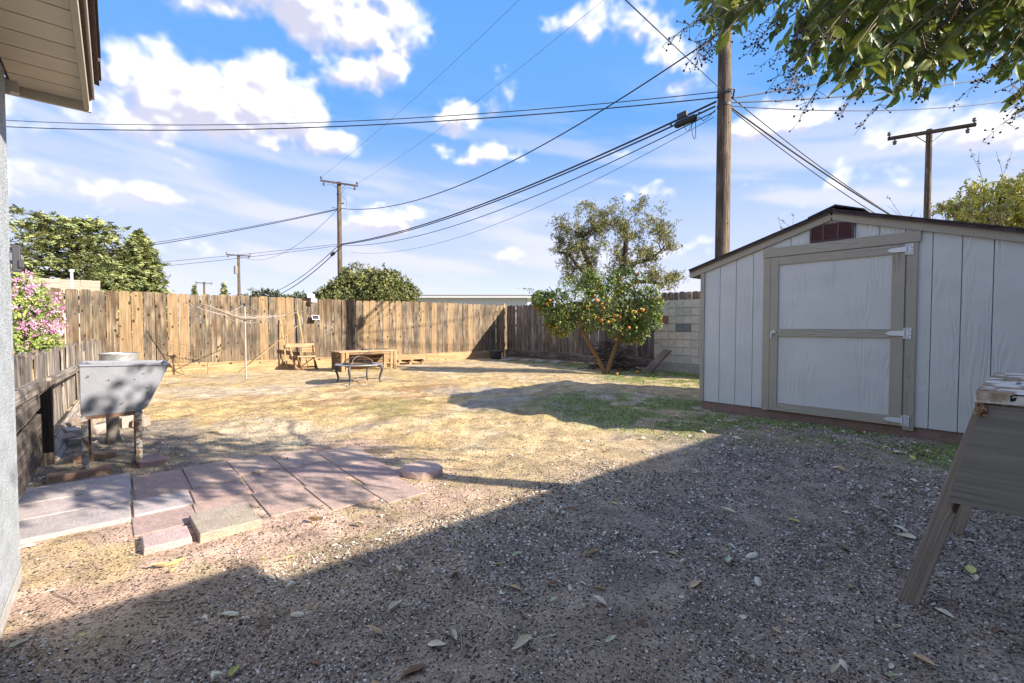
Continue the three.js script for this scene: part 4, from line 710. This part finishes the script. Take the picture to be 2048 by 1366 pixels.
// ---------- conifers and shrubs beyond the fence ----------
function conifer(label, x, z, h, r, o = {}) {
  const t = thing('conifer', label, 'tree', [x, 0, z]);
  const tr = [tube([[0, 0, 0], [0, h * .55, 0], [0, h * .97, 0]], h * .022, h * .004, 8)], list = [], cols = o.cols ?? [[.23, .26, .105], [.30, .33, .125], [.17, .20, .08], [.37, .39, .14]];
  const N = o.n ?? 70;
  for (let i = 0; i < N; i++) {
    const f = o.flat ? Math.pow((i + .5) / N, .8) : (i + .5) / N, y = h * lerp(o.from ?? .12, .985, f), prof = o.flat ? (f < .75 ? lerp(.8, 1, Math.sin(f * 4)) * rr(.55, 1) : (f > .93 ? .55 : .85) * rr(.5, 1)) : Math.pow(1 - f, .62) * rr(.7, 1.05) + .03;
    const L = r * prof, a = i * 2.4 + rr(-.4, .4), up = o.flat ? rr(.02, .22) : -.08, ex = Math.cos(a) * L, ez = Math.sin(a) * L;
    tr.push(tube([[0, y, 0], [ex * .5, y + L * up * .7, ez * .5], [ex, y + L * up, ez]], h * .005, h * .0015, 4));
    const k = Math.ceil((o.dens ?? 16) * (L / r) + 3);
    for (let j = 0; j < k; j++) { const q = Math.pow((j + rnd()) / k, .7), sp = L * .2 * (o.flat ? 1.4 : 1); if (o.flat && q < .3) continue; list.push([M4(ex * q + rr(-sp, sp), y + L * up * q + rr(-.12, .1) * (o.flat ? 1.6 : 2.2), ez * q + rr(-sp, sp), rr(-.8, .8), rot(), rr(-.8, .8), rr(.4, .85) * (o.s ?? 1)), jit(cols[(rnd() * cols.length) | 0], .4)]); }
  }
  part('trunk', tr, bark, t); inst('crown', sprayG, mLeafDry, list, t); return t;
}
conifer('broad flat-topped cedar towering above the beige neighbouring roof', -3.9, -82.5, 15.2, 8.2, { flat: true, n: 140, dens: 30, s: 1.15, from: .2 });
conifer('dense cone-shaped cypress standing right of the broad cedar', 2.7, -77.6, 13.9, 5.0, { n: 280, dens: 24, s: 1.05, from: .05 });
conifer('lower leafy cypress in front of the broad cedar', -.6, -76.5, 10.2, 5.2, { n: 170, dens: 18, s: 1 });
conifer('small layered conifer rising above the pink flowering bush', -10, -101, 11.6, 4.2, { n: 60, dens: 14, s: 1.2, from: .3 });
conifer('tiny dark conifer beside the far-off pole', 16.4, -105, 10.0, 1.9, { n: 90, dens: 10, s: .8 });
conifer('tiny dark conifer just left of the far-off pole', 14.7, -133, 11.6, 2.0, { n: 90, dens: 10, s: .9 });
function bush(name, label, x, y0, z, rx, ry, rz, n, size, cols, geo = clumpG, mat = mLeafDry, rug = .35, group) {
  const t = thing(name, label, name.includes('tree') ? 'tree' : 'bush', [x, 0, z], 0, group), list = [];
  const stems = []; for (let i = 0; i < 9; i++) { const a = i * .7; stems.push(tube([[0, 0, 0], [Math.cos(a) * rx * .3, (y0 + ry) * .5, Math.sin(a) * rz * .3], [Math.cos(a) * rx * .6, y0 + ry * rr(.4, .9), Math.sin(a) * rz * .6]], .05, .015, 5)); }
  part('trunk', stems, bark, t);
  for (let i = 0; i < n; i++) {
    const th = rot(), c = rr(-.5, 1), s = Math.sqrt(1 - c * c), k = (fbm(th * 1.6 + 20, c * 3 + 20, 3, (x * 13) | 0) - .5) * rug * 2 + 1, q = Math.pow(rnd(), .3) * k;
    const py = y0 + c * ry * q; if (py < .05) continue;
    list.push([M4(Math.cos(th) * s * rx * q, py, Math.sin(th) * s * rz * q, rot(), rot(), rot(), size * rr(.6, 1.3)), jit(cols[(rnd() * cols.length) | 0], .4)]);
  }
  inst('crown', geo, mat, list, t); return t;
}
bush('shrub', 'rounded green bush rising behind the sunlit fence', 8.9, 2.2, -20.2, 2.1, 1.85, 2.1, 5200, .2, [[.13, .15, .045], [.17, .18, .055], [.09, .105, .035], [.22, .21, .07]]);
bush('shrub', 'low part of the green bush reaching left along the fence', 7.3, 2.0, -19.9, 1.2, 1.0, 1.2, 2000, .19, [[.13, .15, .045], [.17, .18, .055], [.09, .105, .035]]);
for (const [x, z, y, rx, ry] of [[20.5, -88, 4.5, 5, 3.3], [24.5, -84, 4.2, 3.6, 2.7], [17.5, -92, 4.4, 3, 2.6]]) bush('far_tree', 'dark rounded tree on the skyline beyond the fence', x, y, z, rx, ry, rx, 500, .9, [[.06, .075, .04], [.09, .1, .05]], clumpG, mLeafDry, .3, 'far rounded trees');
{ // flowering bush
  const t = bush('flowering_bush', 'bush covered in pink blossom behind the low grey fence', -1.55, 1.25, -11.8, .8, 1.0, 1.4, 2600, .11, [[.20, .27, .06], [.28, .33, .09], [.14, .2, .05]]);
  const list = []; for (let i = 0; i < 2600; i++) { const th = rot(), c = rr(-.6, 1), s = Math.sqrt(1 - c * c), k = (fbm(th * 1.6 + 20, c * 3 + 20, 3, 4) - .5) * .7 + 1, q = Math.pow(rnd(), .18) * k; if (fbm(th * 4 + 9, c * 5 + 9, 2, 99) < .43) continue; list.push([M4(Math.cos(th) * s * .83 * q, 1.25 + c * 1.04 * q, Math.sin(th) * s * 1.44 * q, rot(), rot(), rot(), rr(.045, .1)), jit([[.58, .30, .46], [.70, .48, .62], [.48, .22, .38]][(rnd() * 3) | 0], .3)]); }
  inst('blossom', clumpG, mLeafDry, list, t);
}
// ---------- buildings beyond the fence ----------
{
  const b = thing('white_building', 'long flat-roofed white building with ribbed siding beyond the fence', 'building', [22.3, 0, -31.2], -.71);
  const w = plain(.62, .63, .60, .7), rf = plain(.66, .67, .66, .7);
  part('wall', bx(9.6, 3.7, 5, 0, 1.85, -2.5), w, b);
  for (let i = 0; i < 46; i++) part('rib', bx(.07, 3.6, .04, -4.7 + i * .208, 1.8, .02), w, b);
  part('roof', rbx(10.6, .2, 6, .02, .5, 3.78, -2.5), rf, b); part('roof_edge', bx(10.64, .06, .04, .5, 3.9, .52), plain(.35, .3, .26, .8), b);
  const s = thing('white_building', 'small pale roof box seen just above the block wall', 'building', [19.6, 0, -10.6], .3); part('wall', bx(1.9, 2.65, 1.6, 0, 1.32, 0), w, s); part('roof', rbx(2.1, .14, 1.8, .02, 0, 2.72, 0), rf, s);
}
{
  const b = thing('neighbour_house', 'neighbouring house with beige shingle roof left of the fence', 'house', [-4.6, 0, -35]);
  part('wall', bx(7, 2.7, 6, 0, 1.35, -3), gritMat(.5, .45, .36, 2), b);
  const sh = [gritMat(.50, .39, .27, 3, .01), gritMat(.44, .34, .24, 3, .01), gritMat(.55, .44, .31, 3, .01)];
  part('roof', new THREE.BoxGeometry(8.0, .06, 4.2).rotateX(.38).translate(0, 3.28, -1.2), sh[1], b);
  for (let i = 0; i < 15; i++) { const q = (i + .5) / 15; for (let c = 0; c < 9; c++) part('shingle_strip', new THREE.BoxGeometry(.87, .03, .3).rotateX(.36).translate(-3.5 + c * .885 + rr(-.01, .01), 2.56 + q * 1.5 + .03 + rr(0, .008), .7 - q * 3.8), sh[(rnd() * 3) | 0], b); }
  const vp = part('vent_pipe', [new THREE.CylinderGeometry(.06, .06, 1.3, 12).translate(2.9, 3.7, .1), new THREE.CylinderGeometry(.11, .11, .12, 12).translate(2.9, 4.36, .1)], plain(.7, .7, .68, .5), b);
}
console.log('background done');
// ---------- overhanging privet tree at the right ----------
const bigLeaf = (() => { // ovate leaf along +z, length 1, folded along the midrib and curved
  const n = 7, pos = [], idx = [], uv = [];
  for (let i = 0; i <= n; i++) { const t = i / n, w = .25 * Math.pow(Math.sin(Math.PI * Math.pow(t, .8)), .85) * (1 - .25 * t) + (i === n ? 0 : .004), y = -.22 * t * t; for (const s of [-1, -.5, 0, .5, 1]) { pos.push(s * w, y + Math.abs(s) * w * .38 - .02 * Math.sin(t * 9) * Math.abs(s), t); uv.push(.5 + s * .5, t); } }
  for (let i = 0; i < n; i++) for (let k = 0; k < 4; k++) { const a = i * 5 + k; idx.push(a, a + 5, a + 1, a + 1, a + 5, a + 6); }
  const g = new THREE.BufferGeometry(); g.setAttribute('position', new THREE.Float32BufferAttribute(pos, 3)); g.setAttribute('uv', new THREE.Float32BufferAttribute(uv, 2)); g.setIndex(idx); g.computeVertexNormals(); return g;
})();
const veinMap = tex(128, 256, (u, v) => { const s = Math.abs(u - .5) * 2, mid = sst(.07, .02, s), ve = sst(.82, 1, Math.sin((v * 1 - s * .22) * 62)) * .35, n = fbm(u * 6, v * 12, 3, 707, 6, 12), g = .80 + .2 * n + mid * .25 + ve * .2; return [g, g, g * .94]; });
{
  const t = thing('privet_tree', 'overhanging tree with broad glossy leaves and sprays of dark berries', 'tree', [4.7, 0, 1.05]);
  const F = [.654, -.756], S = [.756, .654];
  const edge = [[.34, .66], [.376, .592], [.43, .565], [.468, .575], [.49, .66], [.517, .57], [.583, .525], [.626, .53], [.67, .505], [.735, .484], [.8, .478], [.854, .467], [.909, .505], [.952, .56], [1.0, .55], [1.045, .495], [1.113, .451], [1.7, .44]];
  const low = (k) => { for (let i = 1; i < edge.length; i++) if (k < edge[i][0]) { const a = edge[i - 1], b = edge[i]; return lerp(a[1], b[1], (k - a[0]) / (b[0] - a[0])); } return .44; };
  const mats = [[.12, .165, .035], [.17, .225, .04], [.24, .29, .05], [.34, .37, .06]].map((c) => new THREE.MeshPhysicalMaterial({ color: lin(...c).multiplyScalar(1.15), map: veinMap, roughness: .6, transmission: .58, thickness: 0, side: THREE.DoubleSide, ior: 1.4 }));
  const leaves = [], stems = [], berries = [], bstems = [];
  const O = V(4.7, 0, 1.05);
  for (let i = 0; i < 760; i++) {
    const r = rnd(), k = r < .07 ? rr(.385, .47) : r < .72 ? rr(.55, 1.14) : rr(1.1, 1.75), d = rr(1.6, 3.0), lo = low(k), upper = i > 600;
    const e = lo + .015 + (r < .1 ? rr(.03, .12) : .44 * Math.pow(rnd(), 1.1));
    const tip = upper ? V(3.5 + rr(-1.2, 1.1), 3.75 + rr(-.5, .6), .9 + rr(-1.1, .9)) : V(d * (F[0] + k * S[0]), 1.25 + d * e, d * (F[1] + k * S[1]));
    if (tip.y > 3.75 && !upper) continue;
    const tw = O.clone().setY(2.9).sub(tip).normalize(), base = tip.clone().addScaledVector(tw, .32).add(V(rr(-.06, .06), rr(.16, .34), rr(-.06, .06))), mid = tip.clone().lerp(base, .5).add(V(0, .07, 0));
    const pts = []; for (let j = 0; j <= 6; j++) { const q = j / 6; pts.push(V(0, 0, 0).addScaledVector(base, (1 - q) * (1 - q)).addScaledVector(mid, 2 * q * (1 - q)).addScaledVector(tip, q * q)); }
    stems.push(tube(pts.map((p) => [p.x - O.x, p.y, p.z - O.z]), .0045, .0016, 5));
    const n = 7 + (rnd() * 4 | 0);
    for (let j = 0; j < n; j++) {
      const q = .12 + .88 * (j + .5) / n, p = pts[Math.min(5, Math.floor(q * 6))].clone().lerp(pts[Math.min(6, Math.floor(q * 6) + 1)], q * 6 % 1), a = rot();
      const dir = V(Math.cos(a) * .75, -rr(.35, 1.2), Math.sin(a) * .75).normalize(), qt = new THREE.Quaternion().setFromUnitVectors(V(0, 0, 1), dir).multiply(new THREE.Quaternion().setFromAxisAngle(V(0, 0, 1), rr(-1.4, 1.4)));
      const c = camera.position, dist = p.distanceTo(c), sc = rr(.06, .102) * (k < .5 ? .8 : 1);
      const m = new THREE.Matrix4().compose(p.clone().sub(O), qt, V(sc * rr(.75, 1.1), sc * rr(.6, 1.5), sc));
      const inView = !upper && k < 1.13 && e < .74;
      leaves.push([m, (rnd() * 4) | 0, inView ? sc / dist : 0]);
    }
    if (rnd() < (k > .49 && k < .7 ? .42 : .2) && e - lo < .2 && !upper) { // berry panicle
      const out = V(rr(-.5, .5), -rr(.2, .7), rr(-.5, .5)).addScaledVector(tw, -.5).normalize(), L = rr(.12, .24);
      const axis = []; for (let j = 0; j <= 4; j++) axis.push([tip.x + out.x * L * j / 4 - O.x, tip.y + out.y * L * j / 4 - .03 * (j / 4) ** 2, tip.z + out.z * L * j / 4 - O.z]);
      bstems.push(tube(axis, .0016, .001, 3));
      for (let j = 0; j < 17; j++) { const q = rr(.1, 1), a = axis[Math.min(4, Math.round(q * 4))], w = .05 * (1.2 - q * .7), b = [a[0] + rr(-w, w), a[1] + rr(-w, w * .5), a[2] + rr(-w, w)]; bstems.push(tube([a, b], .0012, .001, 3)); berries.push([M4(...b, rot(), rot(), 0, rr(.0034, .0052)), jit([.02, .018, .03], .5)]); }
    }
  }
  leaves.sort((a, b) => b[2] - a[2]);
  leaves.slice(0, 300).forEach(([m, c]) => { const o = part('leaf', bigLeaf, mats[c], t); m.decompose(o.position, o.quaternion, o.scale); });
  for (let c = 0; c < 4; c++) inst('foliage', bigLeaf, mats[c], leaves.slice(300).filter((l) => l[1] === c).map((l) => [l[0], [1, 1, 1]]), t);
  inst('berry_cluster', new THREE.IcosahedronGeometry(1, 1), new THREE.MeshStandardMaterial({ roughness: .45 }), berries, t);
  const pst = part('berry_stalk', bstems, plain(.16, .10, .06, .8), t); pst.userData.kind = 'stuff';
  part('twig', stems, plain(.17, .12, .07, .8), t);
  part('trunk', tube([[.05, -.05, 0], [0, .9, .05], [-.1, 1.8, 0], [-.3, 2.6, -.1]], .13, .08, 12), bark, t);
  for (const [a, b] of [[[-1.2, 3.25, -.6], [-2.3, 3.4, -1.3]], [[-.9, 3.1, -1.0], [-1.7, 3.3, -2.0]], [[-.6, 3.3, -.4], [-1.2, 3.7, -.8]], [[-.2, 3.1, -.9], [.2, 3.4, -1.8]]]) part('limb', tube([[-.25, 2.4, -.08], [(a[0] - .25) / 2, lerp(2.4, a[1], .6), a[2] / 2], a, b], .05, .012, 8), bark, t);
  console.log('privet leaves', leaves.length, 'berries', berries.length);
}
// ---------- litter on the ground ----------
const clear = (x, z) => x < 6.78 && !(x < -.34 && z > -3.35) && x > -.75;
const onPath = (x, z) => x > -.6 && x < 1.85 && z > -5.02 && z < -3.1;
function spot(dmin, dmax, p = 1) { for (;;) { const d = dmin * Math.exp(Math.pow(rnd(), p) * Math.log(dmax / dmin)), k = rr(-1.2, 1.2), x = d * (.654 + .756 * k), z = d * (-.756 + .654 * k); if (clear(x, z)) return [x, z, d]; } }
{
  const flake = new THREE.BufferGeometry(); flake.setAttribute('position', new THREE.Float32BufferAttribute([-.5, 0, -.2, .1, .12, -.35, .5, .02, .05, .15, .1, .3, -.35, .03, .25], 3)); flake.setAttribute('uv', new THREE.Float32BufferAttribute(new Array(10).fill(0), 2)); flake.setIndex([0, 3, 1, 1, 3, 2, 0, 4, 3]); flake.computeVertexNormals();
  const peb = new THREE.IcosahedronGeometry(.5, 0);
  const cl = [[.50, .44, .37], [.36, .29, .23], [.64, .60, .54], [.28, .21, .16]], cd = [[.05, .042, .04], [.09, .07, .06], [.14, .09, .06]];
  const fl = [], pb = [];
  for (let i = 0; i < 240000; i++) {
    const [x, z, d] = spot(1.15, 8, .8), h = fbm(x * 1.6 + 5, z * 1.6 + 5, 3, 811); if (h < .2 + .3 * rnd()) continue;
    if (onPath(x, z) && rnd() < .8) continue; const far = clamp(d / 2.2, .85, 1.5), dens = z < -2.6 ? .13 : 1; if (rnd() > dens) continue;
    const y = groundH(x, z), s = (.003 + .010 * Math.pow(rnd(), 3)) * far;
    if (rnd() < .72) fl.push([M4(x, y + s * .12, z, rr(-.5, .5), rot(), rr(-.5, .5), s * 1.5), jit(rnd() < .74 ? cl[(rnd() * 4) | 0] : cd[(rnd() * 3) | 0], .4)]);
    else pb.push([M4(x, y + s * .2, z, rot(), rot(), rot(), s, s * .7, s * .85), jit(rnd() < .55 ? cl[(rnd() * 4) | 0] : cd[(rnd() * 3) | 0], .4)]);
  }
  const a = inst('bark_chip_litter', flake, new THREE.MeshStandardMaterial({ roughness: .9, side: THREE.DoubleSide }), fl); a.userData.label = 'fine litter of pale and dark chips strewn over the soil'; a.userData.category = 'litter';
  const b = inst('gravel', peb, new THREE.MeshStandardMaterial({ roughness: .95 }), pb); b.userData.label = 'small dark and pale pebbles scattered over the soil'; b.userData.category = 'gravel';
  // moss and weeds
  const ms = []; const mossAt = (x, z) => { const w = (fbm(x * 1.2, z * 1.2, 3, 333) - .5) * 1.6; return Math.max(sst(2.1, .9, Math.hypot((x - 6.2 + w * .3), (z + 3.9) / 1.25)), sst(1.0, .3, Math.abs(x - 6.35 + w * .25)) * sst(-4.6, -3.4, z) * sst(.3, -.7, z), sst(2.2, 1.0, Math.hypot((x - 10.6) / 1.1, (z + 6) / 1.2)), .7 * sst(.9, .4, Math.abs(x - 11.6)) * sst(-8.5, -10, z) * sst(-15, -12, z)); };
  for (let i = 0; i < 90000; i++) { const x = rr(4, 12.2), z = rr(-14, .5); if (x > 6.75 && x < 9.9 && z > -3.5) continue; const b2 = fbm(x * 2.1 + 11, z * 2.1 + 3, 4, 305), c2 = fbm(x * 5 + 2, z * 5 + 8, 3, 309); if (mossAt(x, z) * sst(.38, .52, b2 * .5 + c2 * .5) < rnd() * .9) continue; const s = rr(.014, .034); ms.push([M4(x, groundH(x, z) - .004, z, rr(-1.4, -.2), rot(), rr(-.4, .4), s * 1.2), jit([[.20, .27, .06], [.28, .34, .08], [.33, .33, .09], [.15, .2, .05]][(rnd() * 4) | 0], .4)]); }
  const m = inst('ground_moss', leafG, mLeafDry, ms); m.userData.label = 'low green moss and weeds on the soil by the shed and wall'; m.userData.category = 'moss';
  const st = []; for (let i = 0; i < 34000; i++) { const x = rr(-.4, 11.5), z = rr(-14.5, -2.9); if (onPath(x, z) || (x > 6.7 && z > -3.6)) continue; const n = fbm(x * 1.5 + 60, z * 1.5, 4, 911); if (n < .46 + .18 * rnd()) continue; const s = rr(.03, .09); st.push([M4(x, groundH(x, z) + .002, z, rr(-.35, .12), rot(), rr(-.3, .3), s * .16, s * .5, s), jit([[.52, .40, .20], [.62, .50, .28], [.36, .24, .11], [.30, .29, .10], [.20, .13, .07]][(rnd() * 5) | 0], .4)]); }
  const sg = inst('dry_grass', leafG, mLeafDry, st); sg.userData.label = 'dry straw and dead grass blades strewn over the sandy yard'; sg.userData.category = 'grass';
  console.log('litter', fl.length, pb.length, ms.length);
}
{ // dry leaves and twigs, one by one
  const kinds = [['pale cream dry leaf lying curled on the soil', [.80, .72, .60]], ['tan brown dry leaf lying curled on the soil', [.60, .43, .26]], ['yellow-green fallen leaf lying on the soil', [.66, .66, .24]], ['dark brown dry leaf lying curled on the soil', [.22, .12, .07]], ['pale grey-green fallen leaf lying on the soil', [.72, .76, .62]]];
  const km = kinds.map(([, c]) => new THREE.MeshStandardMaterial({ color: lin(...c), map: veinMap, roughness: .75, side: THREE.DoubleSide }));
  const flat = bigLeaf.clone().scale(1, .5, 1), curl = (() => { const g = bigLeaf.clone(), p = g.attributes.position; for (let i = 0; i < p.count; i++) { const x = p.getX(i), z = p.getZ(i); p.setXYZ(i, x * .8, .1 + x * x * 4 - .05 * Math.sin(z * 5) + .25 * (z - .5) ** 2, z); } g.computeVertexNormals(); return g; })(), cup = (() => { const g = bigLeaf.clone(), p = g.attributes.position; for (let i = 0; i < p.count; i++) { const x = p.getX(i), z = p.getZ(i); p.setXYZ(i, x * .9, .22 - x * x * 2.4 - .7 * (z - .5) ** 2, z); } g.computeVertexNormals(); return g; })();
  for (let i = 0; i < 290; i++) {
    let x, z, d; if (i < 205) [x, z, d] = spot(1.35, 5.2, .9); else { z = rr(-3.4, .3); x = rr(4.6, 6.7); d = Math.hypot(x, z); }
    if (onPath(x, z) && rnd() < .7) { i--; continue; }
    const r = rnd(), c = r < .42 ? 0 : r < .68 ? 1 : r < .78 ? 2 : r < .9 ? 3 : 4, o = part('fallen_leaf', [flat, curl, cup][(rnd() * 3) | 0], km[c]);
    o.position.set(x, groundH(x, z) + .004, z); o.rotation.set(rr(-.25, .25), rot(), rr(-.35, .35), 'YXZ'); { const q = i % 5 < 3 ? rr(.04, .065) : rr(.065, .11); o.scale.set(q * rr(.7, 1.1), q * rr(.6, 1.6), q); }; tag(o, kinds[c][0], 'leaf', 'fallen leaves');
  }
  for (let i = 0; i < 34; i++) { const [x, z] = spot(1.4, 4.5, .9), a = rot(), L = rr(.08, .3), pts = [0, 1, 2, 3].map((q) => { const X = x + Math.cos(a) * L * q / 3 + rr(-.012, .012), Z = z + Math.sin(a) * L * q / 3 + rr(-.012, .012); return [X, groundH(X, Z) + .006 + (q === 3 ? rr(0, .02) : 0), Z]; }); tag(part('twig', tube(pts, .0024, .0012, 5), i % 3 ? plain(.4, .33, .25, .9) : plain(.16, .11, .08, .9)), i % 3 ? 'thin pale dry twig lying on the soil' : 'thin dark dry twig lying on the soil', 'twig', 'fallen twigs'); }
}
scene.traverse((o) => { if (o.isMesh) { o.castShadow = true; o.receiveShadow = true; } });
renderer.render(scene, camera);
